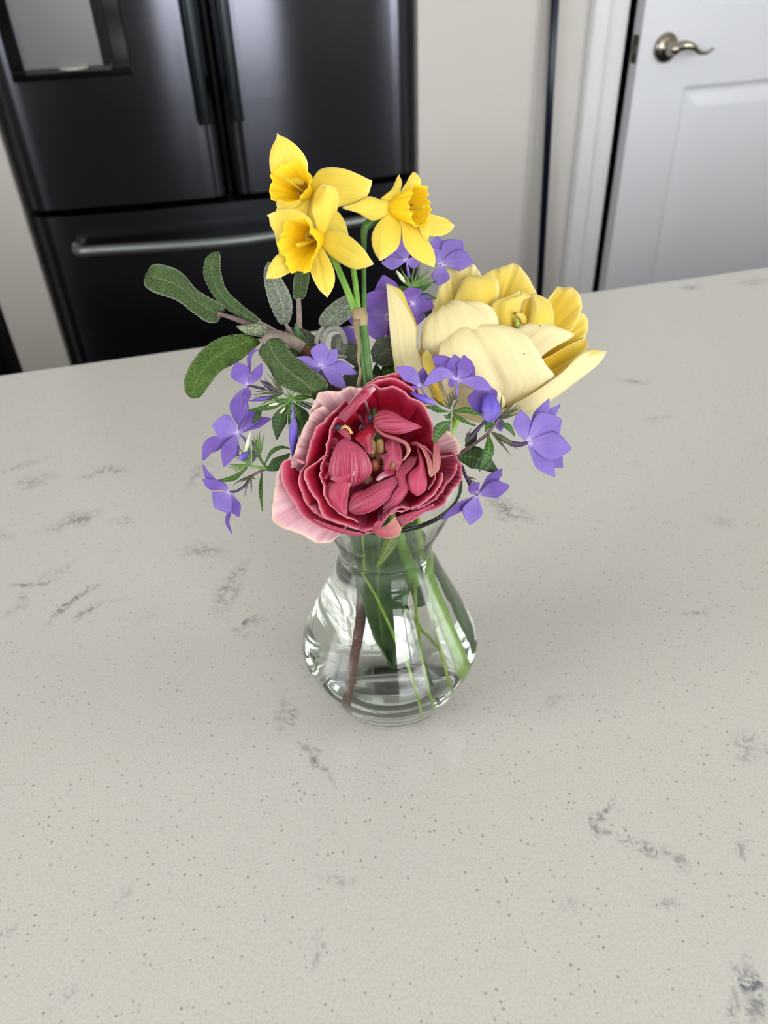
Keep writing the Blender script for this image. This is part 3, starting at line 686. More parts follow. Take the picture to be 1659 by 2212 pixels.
corona(f, (690, 514, q-28), (644, 530, q+34), 13, 48, 62, (1, .1, .3), 2.3, 6, .09, 4.5)
style(f, (690, 515, q-18), (642, 530, q+32), 3.4)
f = part_empty('flower', daf, 'right hand daffodil flower')
q = Q
dpetal(f, P2('858,438 826,431 796,423 770,437 740,448', [q-22, q-14, q-8]), P2('856,458 830,471 803,477 772,461 740,450', [q-22, q-20, q-8]), 6)
dpetal(f, P2('852,440 822,428 840,414 854,392 862,378', [q-24, q-32, q-36]), P2('866,428 866,408 869,396 866,384 863,378', [q-24, q-28, q-36]), 4)
dpetal(f, P2('864,432 868,410 878,394 884,380 890,374', [q-26, q-26, q-30]), P2('900,425 910,400 908,386 900,376 891,374', [q-26, q-24, q-30]), 4)
dpetal(f, P2('870,450 905,455 940,465 966,473 981,485', [q-30, q-34, q-40]), P2('870,462 905,500 940,510 968,503 981,487', [q-30, q-38, q-40]), 5)
dpetal(f, P2('852,452 816,482 803,508 805,532 812,552 819,563', [q-20, q-6, q+6]), P2('862,458 868,490 865,520 858,538 838,552 820,563', [q-20, q-8, q+6]), 9)
dpetal(f, P2('860,462 868,495 872,528 892,556 918,572 938,578', [q-18, q+2, q+14]), P2('872,462 906,496 926,522 938,546 941,566 938,578', [q-18, q-4, q+14]), 9)
dpetal(f, P2('905,485 909,498 914,512 922,520', [q-6, q-2]), P2('915,480 926,492 928,508 924,521', [q-6, q-2]), 3)
corona(f, (856, 448, q-26), (907, 446, q+14), 24, 36, 47, (.55, 0, .85), .4, 6, .08, 4)
style(f, (866, 450, q-12), (917, 447, q+20), 3)
tube('flower_stalk', [(690, 470, 96), (704, 520, 90), (730, 580, 88), (752, 632, 88), (768, 675, 88)], [7, 6.5, 6.5, 7, 7.5], ST_GREEN, daf)
tube('flower_stalk', [(742, 520, 84), (758, 560, 84), (766, 600, 85), (774, 672, 87)], [5.5, 6, 6.2, 6.6], ST_GREEN, daf)
tube('flower_stalk', [(858, 450, 92), (834, 472, 86), (806, 478, 82), (789, 492, 80), (786, 530, 82), (786, 600, 84), (787, 672, 86)], [9, 9.5, 10, 6.5, 5, 5, 5.4], ST_DK, daf, n=40)
stem('stem', [(778, 672, 84), (784, 720, 82), (790, 780, 78), (800, 850, 66), (812, 940, 40)], [11.5, 11, 11.5, 12, 13, 12], ST_DK, daf, [(.002, .006, .100), (.006, .004, .08), (.010, .004, .055), (.0105, .003, .050)])
tube('sheath', [(775, 668, 86), (778, 686, 85), (780, 706, 84)], [15.5, 15.5, 12.5], SPATHE, daf, n=14, seg=18)
ribbon('sheath_tail', [(770, 690, 100), (771, 720, 98), (776, 750, 96), (775, 780, 94), (779, 800, 92), (774, 838, 90)], [16, 9, 7, 8, 5, 9, 11], [SPATHE], daf, twist=60, ruf=1.5, n=(6, 26))

# ================================================================== red double tulip
rt = thing('red_tulip', 'large crimson double tulip with pale ruffled margins resting on the vase rim', 'tulip')
RB = (822, 1000, 25)
RI = [RED_IN, RED_OUT]; RO = [RED_OUT, RED_IN]; BL = [BLUSH, RED_OUT]; PK = [PINK, RED_IN]; TN = [TAN, PINK]
def rf(rim, q, mats=RI, b=None, **k): return fan('petal', b or RB, P2(rim, q), mats, rt, **k)
# outer, flared
rf('772,850 790,832 812,817 835,811 852,806 870,810 888,823 902,842 906,862', [108, 118, 112], RI, gp=1.5)
rf('668,905 672,884 681,864 688,850 711,845 735,845 757,836 785,838', [112, 104, 110, 118], BL, gp=1.3, lp=.85, ruf=5)
rf('628,1010 640,966 652,938 661,915 668,902 676,890 700,876', [128, 116, 116], BL, gp=1.4, lp=.85, ruf=4)
rf('612,994 598,1026 592,1078 588,1122 610,1140 645,1153 682,1171 712,1168 738,1142', [135, 112, 96, 118, 140], BL, gp=1.0, lp=.9, bulge=12, ruf=5, n=(40, 20))
rf('735,1150 690,1138 652,1112 634,1084 618,1056 607,1022 611,998 632,993 652,1003', [150, 140, 144, 146], RI, gp=1.6, lp=.9, ruf=4)
rf('946,945 950,940 965,932 983,946 993,967 990,979 976,984', [112, 112, 120], BL, gp=1.3, ruf=3, lp=.9)
rf('865,1140 892,1124 912,1108 940,1100 958,1087 976,1060 994,1040 999,1020 993,998 978,976', [170, 160, 140, 122], PK, gp=1.5, ruf=4, n=(36, 18), bulge=4)
# second ring
rf('768,856 790,838 812,824 840,818 866,823 886,838 900,855 905,872', [122, 128], RI, gp=1.6)
rf('735,895 746,880 763,863 779,850 800,833 810,833 818,840 848,835 871,845 884,858 909,871 925,897 936,924 936,952', [128, 136, 140, 136], RI, gp=2.0, lp=.62, ruf=3, n=(48, 20))
rf('700,1120 668,1096 654,1072 646,1045 648,1019 658,1008 664,985 671,960 674,944 681,924 700,906 724,886 746,864', [158, 152, 142, 132], RI, gp=1.7, ruf=6, n=(48, 20), lip=6)
rf('668,1094 690,1112 717,1127 750,1135 780,1146 798,1152 815,1142', [160, 168, 172], PK, gp=1.7, ruf=4, n=(36, 16), lip=5)
rf('815,1142 830,1126 850,1102 873,1096 903,1099 934,1079 957,1057 969,1040 982,1018 985,1000', [174, 166, 150, 138], PK, gp=1.8, ruf=5, n=(44, 18))
rf('938,1000 940,975 942,958 936,935', [136, 136], RI, gp=1.6, ruf=2)
# third ring
rf('762,880 728,898 713,922 709,945 706,962 697,985 689,1010 688,1026 697,1052 701,1072 725,1098 754,1117 775,1128', [148, 156, 160, 164], RI, gp=2.0, lp=.62, ruf=7, n=(50, 20), lip=5)
rf('704,980 676,1002 657,1026 668,1056 688,1090 712,1122 745,1131 786,1140 812,1138', [158, 168, 172], RI, gp=1.8, ruf=5, n=(36, 16), lip=4)
rf('840,1112 862,1104 886,1100 912,1088 935,1068 952,1046 955,1022', [166, 150], RI, gp=1.8, ruf=4, n=(32, 16))
rf('905,960 925,972 938,995 940,1030 925,1058', [136, 142], RI, gp=1.8, ruf=3)
# folded and curled inner pieces
def rp(L, qL, R, qR, mats=PK, **k):
    k.setdefault('ruf', 2.5); k.setdefault('n', (16, 18)); return patch('petal', P2(L, qL), P2(R, qR), mats, rt, **k)
rp('678,1122 712,1134 752,1146 790,1156', [172, 176], '676,1126 710,1142 754,1154 788,1158', [160, 160], PK, bulge=4, n=(8, 24))
rp('808,1136 820,1140 832,1136 845,1124 853,1114', [176, 172], '804,1148 822,1160 845,1163 862,1156 868,1142', [168, 172], TN, bulge=5)
rp('806,1140 808,1132 814,1126', [176], '820,1142 824,1136 832,1126', [178], PK, n=(8, 8))
rp('855,1118 880,1108 905,1100 936,1090', [172, 160], '866,1138 890,1124 912,1110 938,1092', [168, 156], PK, bulge=4)
# big pink cupped petal left of the centre
rp('752,1042 724,1040 710,1022 716,985 728,958 741,947', [128, 148, 156, 140], '756,1042 786,1040 802,1022 800,995 778,965 743,947', [128, 150, 158, 140], PK, bulge=20, ruf=1.5, n=(18, 22))
rp('712,1036 728,1018 748,1004 764,1000 770,1003', [150, 170], '756,1040 752,1028 766,1018 764,1010 771,1006', [154, 172], [RED_OUT, RED_IN], bulge=8, ruf=3)
rp('714,1036 730,1026 750,1020 766,1016', [152, 172], '740,1050 752,1040 758,1032 765,1026', [156, 172], [RED_OUT, RED_IN], bulge=6, ruf=3)
rp('712,1040 702,1060 712,1082 728,1098 748,1112', [140, 150], '756,1036 757,1050 754,1066 750,1090 750,1112', [160, 156], [RED_OUT, RED_IN], bulge=12, ruf=4)
# pink strap along the bottom of the centre
rp('749,1100 756,1080 768,1064 790,1058 812,1045 838,1033 858,1024', [150, 158, 150, 140], '750,1104 768,1112 790,1110 812,1100 830,1086 846,1072 864,1040', [152, 168, 168, 156, 142], PK, bulge=14, ruf=3, n=(14, 26))
rp('886,986 868,1004 856,1022 862,1046 852,1062 842,1078 826,1090', [132, 148, 152, 150], '904,984 896,1010 878,1030 884,1056 872,1076 856,1092 828,1108', [134, 150, 156, 152], PK, bulge=10, ruf=4, n=(14, 24))
# smooth drop shaped petal on the right
rp('900,966 904,988 903,1006 884,1020 877,1042 886,1062 902,1069', [128, 138, 146, 150, 146], '902,966 914,992 920,1020 922,1046 918,1060 908,1068 904,1069', [128, 142, 150, 150, 146], [RED_OUT, RED_IN], bulge=18, ruf=1, n=(18, 22))
# long folded petal with a tan tip
rp('886,956 902,955 914,975 922,1000 926,1022 930,1030', [140, 146, 156, 160], '888,958 908,965 924,982 934,1000 936,1015 932,1030', [136, 140, 152, 160], TN, bulge=5, ruf=2)
rp('935,932 936,958 936,985 934,1010 931,1028', [138, 150, 160], '937,932 948,970 951,995 948,1016 933,1029', [136, 146, 158], TN, bulge=6, ruf=2)
# curled top inner petal
rp('806,914 808,898 824,887 848,890 872,905 908,922', [132, 150, 148, 132], '808,916 826,932 850,937 876,935 896,928 911,924', [132, 152, 152, 132], PK, bulge=12, ruf=2, n=(14, 22))
rp('808,918 828,934 860,944 880,956 886,972 874,992', [146, 150, 156, 152], '806,922 826,942 856,953 874,962 878,976 868,996', [140, 146, 152, 146], TN, bulge=3, n=(8, 24))
# upper left curled margins
rp('728,902 738,888 762,866 780,850 806,834', [146, 148, 146], '744,912 770,888 778,874 790,862 810,844', [150, 156, 150], PK, bulge=6, ruf=3, n=(10, 24))
rp('776,848 782,842 798,836 808,834', [148], '786,862 794,858 804,848 812,840', [152], BL, bulge=4, n=(8, 10))
# little petaloid pieces of the centre
rp('790,916 780,930 766,945 770,952', [120, 132], '812,912 812,935 800,955 784,962', [120, 134], RI, bulge=5)
rp('772,948 784,966 796,980', [128, 132], '800,930 802,955 806,980', [128, 132], [RED_OUT, RED_IN], bulge=5)
rp('842,944 832,962 836,985 834,998', [124, 140, 142], '856,948 866,968 868,995 858,1018', [124, 140, 146], PK, bulge=9, ruf=3)
rp('818,982 826,996 828,1014 832,1016', [138, 142], '836,978 842,990 844,1004 846,1012', [138, 142], PK, bulge=4)
rp('852,1006 840,1012 822,1022 812,1036', [138, 140], '856,1016 850,1026 832,1030 816,1040', [142, 142], BL, bulge=5)
rp('724,920 738,918 752,926 758,946', [128, 132], '726,930 736,940 750,950 756,956', [128, 134], PK, bulge=6)
rp('708,950 722,944 730,952 728,970', [122, 130], '706,975 716,982 726,978 728,972', [122, 130], PK, bulge=5)
rp('700,1000 710,1000 708,1018 700,1032', [136, 148], '704,1004 714,1012 710,1026 702,1034', [136, 148], RI, bulge=4)
for pts, w, mt in (([(803, 985, 105), (806, 965, 122), (800, 948, 128)], 20, OVARY), ([(822, 1000, 100), (822, 968, 122), (820, 948, 128)], 24, OVARY), ([(812, 1012, 110), (806, 1000, 128), (802, 996, 130)], 24, stem_mat('russet_ovary', '6E2A22', '844430', .5)),
                   ([(800, 1034, 110), (792, 1040, 126), (784, 1044, 126)], 16, OVARY), ([(848, 1014, 140), (850, 1004, 148), (848, 996, 146)], 9, OVARY)):
    tube('pistil', pts, [w*.4, w*.5, w*.45, w*.2], mt, rt, n=12, seg=12)
for pts, w in (([(745, 925, 128), (730, 922, 134), (720, 926, 130)], 11), ([(802, 908, 130), (799, 902, 136), (796, 900, 136)], 9), ([(788, 926, 124), (780, 920, 128), (776, 930, 126)], 5), ([(820, 942, 118), (824, 936, 122)], 7)):
    tube('anther', pts, [w*.5, w*.6, w*.4], ANTHD, rt, n=9, seg=8)
rp('734,922 746,918 757,924 762,936', [136], '736,926 746,924 754,929 759,938', [139], [plain('pale_yellow_streak', 'C9A860', .6)], n=(6, 12), thick=2)
stem('stem', [(822, 1000, 20), (826, 1030, 0)], [15, 14, 13, 13, 12], ST_GREEN, rt, [(.003, -.002, .105), (.006, -.003, .085), (.008, -.003, .066)], n=30, seg=12)
ribbon('leaf', [(862, 1130, 150), (850, 1160, 152), (838, 1185, 150), (828, 1205, 148), (815, 1228, 146)], [20, 30, 32, 20, 3], leaf_mat('olive_leaf', '4A5A22', '5E7030', '8A9450', .4, 0, .2), rt, tilt=30, bulge=-6, ruf=2, crease=3, n=(12, 20))
ribbon('leaf', [(690, 860, 10), (672, 800, 8), (655, 750, 4), (637, 699, 0)], [30, 46, 40, 3], TLEAF, rt, tilt=20, bulge=-5, crease=3, n=(12, 20))
def vribbon(name, spine, side, width, mat, parent, n=(10, 26), curl=.0):
    P = cr(spine, n[1]); w = cr([[x] for x in width], n[1])[:, 0]; s = np.array(side, float); s /= np.linalg.norm(s)
    T = np.gradient(P, axis=0); T /= np.linalg.norm(T, axis=1)[:, None]; N = np.cross(T, s)
    bm = bmesh.new(); uvl = bm.loops.layers.uv.new('UVMap'); R = []
    for i in range(n[1]):
        R.append([bm.verts.new(P[i] + s * w[i] * (k/(n[0]-1) - .5) + N[i] * curl * (2*k/(n[0]-1)-1)**2) for k in range(n[0])])
    for i in range(n[1]-1):
        for k in range(n[0]-1):
            f = bm.faces.new((R[i][k], R[i][k+1], R[i+1][k+1], R[i+1][k]))
            for lp, (a, b) in zip(f.loops, ((k, i), (k+1, i), (k+1, i+1), (k, i+1))): lp[uvl].uv = (a/(n[0]-1), b/(n[1]-1))
    o = obj(name, bm, mat, parent); m = o.modifiers.new('t', 'SOLIDIFY'); m.thickness = .0006; return o
vribbon('leaf', [V(-.001, .004, .108), V(-.002, .003, .088), V(-.003, .0, .068), V(-.004, -.004, .048), V(-.003, -.008, .030)], (1, .1, 0), [.028, .029, .025, .014, .001], TLEAF, rt, curl=.006)

# ================================================================== pale yellow double tulip
yt = thing('yellow_tulip', 'large pale yellow double tulip opening to the right behind the red flower', 'tulip')
YB = (1010, 868, -62)
YI = [YEL_IN, YEL_OUT]; YO = [YEL_OUT, YEL_IN]; YD = [YEL_DEEP, YEL_OUT]
def yp(L, qL, R, qR, mats=YI, **k):
    k.setdefault('ruf', 3); k.setdefault('n', (18, 22)); return patch('petal', P2(L, qL), P2(R, qR), mats, yt, **k)
def yf_(rim, q, mats=YI, b=None, **k): return fan('petal', b or YB, P2(rim, q), mats, yt, **k)
# back petals
yf_('930,700 934,672 946,626 962,585 968,574 974,579 982,576 998,570 1016,569 1026,573 1038,592', [-60, -100, -96, -84], YI, gp=1.0, lp=.9, ruf=5, n=(34, 20), bulge=-10)
yf_('1040,612 1051,590 1080,578 1105,570 1114,570 1124,577 1142,600 1155,622 1163,640', [-90, -112, -92], YD, gp=1.0, lp=.9, ruf=4, n=(34, 20), bulge=-10)
yp('985,760 980,690 983,645 994,618 1003,603', [-60, -62, -74], '1040,720 1060,680 1072,655 1078,628 1072,600 1028,594 1004,602', [-50, -50, -60, -74], YI, bulge=14)
yf_('1186,650 1192,640 1202,628 1205,620 1218,621 1233,620 1248,630 1257,652 1256,672 1244,700 1228,722', [-60, -84, -70, -50], YD, (1100, 800, -60), gp=1.0, lp=.9, ruf=3, n=(34, 18))
yf_('1252,678 1262,678 1270,692 1270,712 1262,728 1246,744', [-62, -70, -50], YD, (1110, 820, -60), gp=1.0, lp=.9, ruf=3)
# inner ones
yp('1085,760 1062,700 1058,672 1062,655 1100,640 1124,629', [-40, -26, -30, -40], '1100,760 1124,700 1126,675 1132,650 1146,641 1128,629', [-40, -34, -30, -40], YI, bulge=9, ruf=4)
yp('1130,700 1126,676 1130,655 1140,640', [-46, -50], '1150,720 1150,690 1152,660 1150,642', [-50, -56], YD, n=(10, 12))
yp('1120,770 1136,712 1145,690 1150,660 1148,634', [-30, -20, -28, -40], '1190,740 1198,700 1196,672 1186,650 1166,637 1150,634', [-30, -22, -30, -40], YI, bulge=12, ruf=4)
yp('1098,720 1098,700 1104,690 1112,682', [-40, -34], '1112,720 1118,700 1116,690 1114,682', [-40, -34], YD, n=(8, 10))
yp('1126,712 1126,698 1118,684 1110,676', [-26, -16], '1138,700 1138,690 1130,678 1112,675', [-26, -16], YI, n=(10, 12), bulge=3)
tube('pistil', [(1116, 716, -30), (1117, 700, -18), (1114, 686, -14)], [6, 6.5, 5, 2], OVG, yt, n=12, seg=10)
tube('anther', [(1108, 678, -14), (1114, 676, -10), (1117, 678, -10)], [2, 2.6, 1.5], ANTH, yt, n=8, seg=8)
# right hand inner fold
yp('1090,790 1100,730 1122,706 1145,698 1182,702', [-20, -6, -16, -30], '1150,800 1172,768 1205,745 1236,728 1241,720 1207,712 1184,702', [-20, -14, -20, -32], YO, bulge=9, ruf=4, n=(16, 26))
yp('1120,840 1160,785 1190,768 1230,745 1264,732', [-30, -30, -44], '1130,850 1186,830 1215,800 1250,768 1270,748 1267,734', [-40, -48, -46], YD, bulge=-8)
yp('1120,850 1170,812 1200,795 1240,774 1280,756', [-36, -40, -48], '1130,870 1190,840 1222,812 1260,782 1282,757', [-38, -40, -48], YD, bulge=-6)
# left rear shoulder and tall left petal
yp('945,850 918,775 906,742 914,706 932,682 963,664', [-20, 6, -4, -20], '1070,830 1078,730 1077,690 1062,662 1030,650 996,650 966,662', [-10, 22, 10, -20], YO, bulge=18, ruf=8, n=(30, 26), fx=7)
yp('930,830 906,765 908,752 925,745', [-14, -2], '968,850 960,800 956,770 952,755', [-4, 8], YI, bulge=4, n=(12, 12))
yp('890,900 858,820 849,770 842,712 837,650 835,613', [18, 14, 6, -4], '955,870 938,815 918,785 902,752 898,706 870,652 837,612', [20, 20, 8, -4], [YEL_OUT, YEL_IN], bulge=10, ruf=3, n=(16, 26))
yp('904,752 898,706 878,664 852,630 836,612', [8, 0, -8], '902,748 900,700 880,655 868,628 840,613', [-6, -14, -18], YI, ruf=1.5, n=(6, 22))
yp('946,872 922,815 912,775 914,765 921,755', [34, 28, 12], '960,872 946,830 945,800 938,778 923,756', [34, 30, 14], YI, bulge=4, ruf=2)
# big front petal and its lower neighbour
yp('985,905 962,850 950,800 949,765 953,742 970,724 1000,719', [-6, 40, 40, 20, 4], '1110,880 1198,815 1182,790 1160,752 1138,722 1100,704 1060,714 1004,719', [0, 22, 26, 20, 4], YO, bulge=26, ruf=9, n=(34, 30), crease=8, fx=7)
yp('1020,908 1070,892 1120,868 1180,830 1215,803 1258,764 1310,760', [-4, 18, 24, 14, -10], '1010,900 1090,900 1150,890 1196,862 1240,830 1298,782 1311,761', [-20, -6, 0, -4, -10], YO, bulge=8, ruf=3, n=(16, 28))
yp('1190,828 1222,800 1256,762 1280,756 1296,757 1309,759', [12, 2, -10], '1194,836 1230,808 1262,776 1284,766 1300,762 1310,760', [14, 4, -9], YI, ruf=1, n=(6, 20))
yp('932,828 950,870 975,890 1005,905 1035,914 1060,898', [20, 10, -14], '940,800 1000,800 1060,830 1090,860 1090,880 1062,896', [20, 34, 20, -8], [YEL_OUT, YEL_IN], bulge=14, ruf=3, n=(18, 22))
yp('975,888 990,898 1015,908 1045,912', [-2, -6], '980,870 1005,880 1035,888 1062,894', [8, 4], YO, bulge=4, n=(10, 16))
stem('stem', [(1005, 880, -60), (980, 915, -48), (966, 950, -36), (940, 1000, -20), (900, 1060, -6)], [11, 10, 9.5, 9.5, 11, 15, 18], ST_LIME, yt, [(.014, .004, .088), (.0125, .000, .07), (.017, -.004, .045), (.022, -.009, .024), (.0245, -.012, .011)], n=60, seg=14)
vribbon('leaf', [V(.012, .009, .10), V(.013, .008, .08), V(.018, .006, .055), V(.024, .003, .03), V(.027, .0, .014)], (.6, .8, 0), [.010, .012, .009, .007, .003], TLEAF, yt, curl=.002)

# ================================================================== sage sprig
sg = thing('sage_sprig', 'sprig of textured grey green sage leaves spreading out to the left', 'sage')
def sleaf(L, R, mats, bulge=-5, crease=3, n=(16, 30), name='leaf', scal=True, **k):
    A = P2(*L) if isinstance(L, tuple) else L; B = P2(*R) if isinstance(R, tuple) else R
    nv = n[1] * 2
    A = cr(A, nv); B = cr(B, nv); W = B - A
    if scal:
        for i in range(nv):
            e = 2.3 * abs(math.sin(i * 1.35)) * min(1, i/6, (nv-1-i)/6)
            w = W[i] / (np.linalg.norm(W[i]) + 1e-6); A[i] -= w * e; B[i] += w * e
    return patch_arr(name, A, B, mats, sg, bulge, 0, 1.6, n[0], 1.5, crease, rnd.random()*40)
sleaf(('471,683 470,694 450,695 419,675 382,647 330,628 314,616 312,602', [4, -10, -20, -24]), ('474,668 486,664 450,643 422,625 395,594 367,578 330,573 314,594', [4, -6, -16, -24]), SAGE, -7, 4)
tube('leaf_stalk', [(470, 677, 5), (500, 686, 4), (532, 698, 4), (560, 708, 4)], [4, 5.5, 6, 6.5], ST_PUR, sg)
sleaf(('556,698 545,697 505,678 474,656 450,620 440,592 446,558 462,545 471,543', [4, -6, -10, -20]), ('566,696 554,685 517,655 487,624 475,581 474,552 473,544', [8, 2, -2, -14]), SAGE, 6, 2)
tube('leaf_stalk', [(558, 696, 5), (580, 708, 5), (600, 722, 6), (618, 738, 8)], [4, 6, 7, 8], ST_SAGE, sg)
sleaf(('561,736 536,723 480,729 444,750 413,787 399,824 402,848 414,860', [6, 22, 26, 22]), ('562,742 556,746 517,778 474,803 450,833 430,858 418,861', [6, 20, 32, 26]), SAGE_LIT, 9, 2)
sleaf(('572,736 560,760 582,797 597,824 628,843 659,852 684,852', [40, 56, 74, 78]), ('600,730 613,738 628,763 665,790 696,815 707,832 694,851', [50, 66, 84, 80]), SAGE, 16, -5)
sleaf(('614,698 606,698 588,667 576,628 571,590 576,567', [-16, -30, -34]), ('618,700 624,694 630,662 625,637 607,603 590,578 579,566', [-16, -22, -28]), SAGE_GREY, -5, 3)
tube('leaf_stalk', [(616, 699, -16), (626, 714, -10), (638, 736, -4)], [4, 5, 6], ST_SAGE, sg)
sleaf(('642,647 636,642 635,620 637,597 644,578', [-20, -26]), ('648,647 656,642 663,620 666,592 656,576', [-20, -26]), SAGE, -3, 2)
tube('leaf_stalk', [(645, 646, -20), (646, 675, -18), (647, 710, -14)], [5, 6, 6.5], ST_SAGE, sg)
sleaf(('697,706 690,695 702,671 730,648 752,638 770,640', [-14, -24, -26]), ('700,709 720,707 745,693 764,676 774,658 774,644', [-14, -16, -22]), SAGE_GREY, -4, 3)
tube('leaf_stalk', [(699, 707, -14), (688, 722, -12), (682, 745, -10)], [5, 6, 6.5], ST_SAGEG, sg)
tube('leaf_stalk', [(696, 750, -8), (702, 722, -8), (716, 710, -8), (732, 711, -8), (742, 726, -10), (746, 744, -12)], [6, 6, 6, 6, 5.5, 5], ST_SAGEG, sg)
sleaf(('742,722 722,725 716,745 722,775', [-16, -24]), ('746,722 750,740 748,760 726,777', [-16, -20]), SAGE_GREY, 4, 1)
sleaf(('742,775 740,750 756,740 778,745 792,760', [-18, -24]), ('746,778 765,790 785,795 800,785 794,764', [-18, -24]), SAGE_DARK, 4, 1)
tube('leaf_stalk', [(712, 772, 4), (728, 769, 0), (748, 772, -12)], [4, 4, 4], ST_SAGEG, sg)
sleaf(('752,850 740,820 752,800 775,795 800,805', [-20, -30]), ('765,860 800,860 822,850 830,835 806,806', [-20, -30]), SAGE_DARK, 4, 1)
sleaf(('800,760 815,735 835,728 860,740', [-40, -44]), ('805,780 830,790 855,780 866,755', [-40, -44]), SAGE_DARK, 4, 1)
sleaf(('615,712 640,742 660,760', [-10, -6]), ('620,706 660,712 700,742', [-30, -20]), SAGE_DARK, 0, 0, scal=False)
sleaf(('583,729 560,727 535,722 520,712 511,706', [14, 20, 14]), ('586,724 576,708 560,701 535,702 512,703', [14, 22, 14]), leaf_mat('pale_folded_sage', '72865A', '8E9C78', 'AEB49C', .8, 1200, .2), 10, 1)
sleaf(('586,733 570,722 556,712 548,706', [16, 10]), ('594,728 582,714 566,706 550,704', [16, 12]), SAGE_GREY, 4, 1)
tube('leaf_stalk', [(570, 742, 48), (580, 730, 46), (600, 728, 36), (628, 738, 22)], [9, 10, 11, 11.5], ST_SAGE, sg)
sleaf(('632,780 610,778 595,770 590,762', [8, 10]), ('660,770 648,758 620,752 594,758', [8, 10]), SAGE_LIT, 3, 1)
stem('stem', [(560, 714, 6), (600, 722, 8), (640, 744, 12), (660, 756, 10), (700, 800, -10), (750, 880, -20), (790, 980, -10)], [7, 9, 12, 11, 8, 8, 9, 10, 9.5, 10, 9], WOOD, sg, [(-.006, .006, .10), (-.006, .004, .08), (-.010, -.002, .05), (-.017, -.010, .028), (-.022, -.016, .0095)], n=70, seg=12)
bpy.data.objects[sg.children[-1].name].data.materials[0] = WOOD
tube('young_stem', [(575, 722, 10), (600, 724, 14), (632, 738, 18), (655, 752, 18)], [9, 11, 13.5, 12.5], ST_SAGE, sg)

# ================================================================== violet phlox sprigs
G_ = 'sprigs of violet phlox'
def phlox(label): return thing('phlox_sprig', label, 'phlox', G_)
# ---- left
A = phlox('violet phlox sprig hanging out at the far left below the sage leaves'); q = 60
floret(A, (534, 833, q), [([(520, 808, q+6), (510, 783, q+10)], 37, 10), ([(518, 870, q+4), (514, 916, q+10)], 35, 10), ([(552, 812, q+8), (566, 785, q+10)], 20, 20), ([(538, 800, q), (539, 770, q-4), (548, 758, q-6), (560, 757, q-4)], 9, 30), ([(536, 848, q+8), (532, 870, q+14)], 14, 30)], VIO, [(552, 836, q-4), (572, 841, q-6)], TUBED)
floret(A, (515, 936, q+6), [([(488, 924, q+14), (459, 918, q+18)], 48, 8, VIO2), ([(540, 905, q), (566, 879, q-4)], 28, 10), ([(548, 915, q-6), (586, 904, q-10)], 22, 15), ([(524, 900, q+2), (532, 866, q+4)], 16, 20), ([(480, 952, q+8), (452, 966, q+10), (439, 994, q+8)], 30, 20), ([(498, 966, q+16), (484, 1008, q+16)], 30, 10), ([(505, 965, q), (515, 985, q)], 22, 10)], VIO, [(530, 950, q-10), (536, 972, q-12)], TUBEV)
floret(A, (496, 1062, q+6), [([(484, 1048, q+8), (462, 1042, q+10), (448, 1026, q+12), (438, 1004, q+12)], 15, 20), ([(478, 1050, q+12), (455, 1046, q+14), (437, 1035, q+12)], 21, 15), ([(480, 1082, q+16), (463, 1096, q+18)], 50, 5, VIO2), ([(505, 1090, q+8), (516, 1116, q+10)], 24, 15), ([(497, 1100, q+4), (491, 1128, q), (502, 1153, q-4)], 9, 30)], VIO, [(508, 1062, q), (530, 1048, q-6), (541, 1030, q-8)], TUBED)
bud('bud', [(634, 905, q+26), (635, 930, q+30), (634, 958, q+30), (632, 987, q+28)], 21, BUDV, A); tube('flower_tube', [(629, 868, q+10), (633, 890, q+20), (634, 908, q+26)], [2, 2.5, 3.5], TUBEV, A, n=10)
bud('bud', [(517, 992, q+10), (527, 985, q+16), (539, 976, q+16)], 14, BUDV, A); bud('bud', [(530, 976, q+12), (536, 955, q+14), (541, 932, q+14)], 9, PALEBUD, A)
bud('bud', [(640, 868, q+10), (665, 878, q+10), (697, 890, q+8)], 9, TUBED, A); bud('bud', [(602, 872, q+16), (592, 873, q+18), (580, 876, q+18)], 6, PALEBUD, A); bud('bud', [(617, 880, q+16), (610, 888, q+18), (604, 894, q+18)], 5, PALEBUD, A)
bud('bud', [(598, 846, q), (578, 832, q+2), (562, 822, q+2)], 13, TUBED, A); bud('bud', [(590, 858, q), (565, 862, q+4), (538, 866, q+4)], 9, BUDV, A)
n1 = (628, 860, q+14)
tube('stem', [n1, (632, 882, q+6), (640, 920, q-10), (660, 960, q-30), (700, 1000, q-50)], 3, ST_GREEN, A)
spikes(A, (612, 850, q+8), [(541, 843), (543, 853), (562, 876), (576, 806), (587, 823), (552, 836), (570, 815), (560, 850), (548, 858), (590, 812), (600, 806), (566, 826)], r=1.6)
spikes(A, n1, [(590, 872), (600, 895), (560, 868), (596, 882), (655, 868), (686, 874), (696, 882), (660, 862), (690, 890), (618, 838), (640, 842), (626, 836), (606, 842), (652, 846), (614, 905), (622, 925), (640, 905), (648, 912), (656, 925), (628, 940), (592, 900)], SEPALG, r=1.5)
leaf(A, [n1, (585, 878, q+18), (536, 886, q+16)], 15, tilt=10); leaf(A, [(620, 872, q-4), (603, 910, q-8), (598, 950, q-8)], 34, GREEN_DK, tilt=10)
leaf(A, [(632, 870, q-8), (652, 905, q-10), (648, 945, q-12)], 36, GREEN); leaf(A, [n1, (652, 858, q+14), (682, 856, q+10)], 12, tilt=20); leaf(A, [n1, (626, 885, q+18), (624, 915, q+18)], 11, GREEN, tilt=20); leaf(A, [n1, (604, 868, q+16), (590, 855, q+14)], 14, GREEN); leaf(A, [(565, 880, q), (556, 900, q+6), (546, 915, q+4)], 14, GREEN_DK)
A2 = A
n2 = (578, 1012, q)
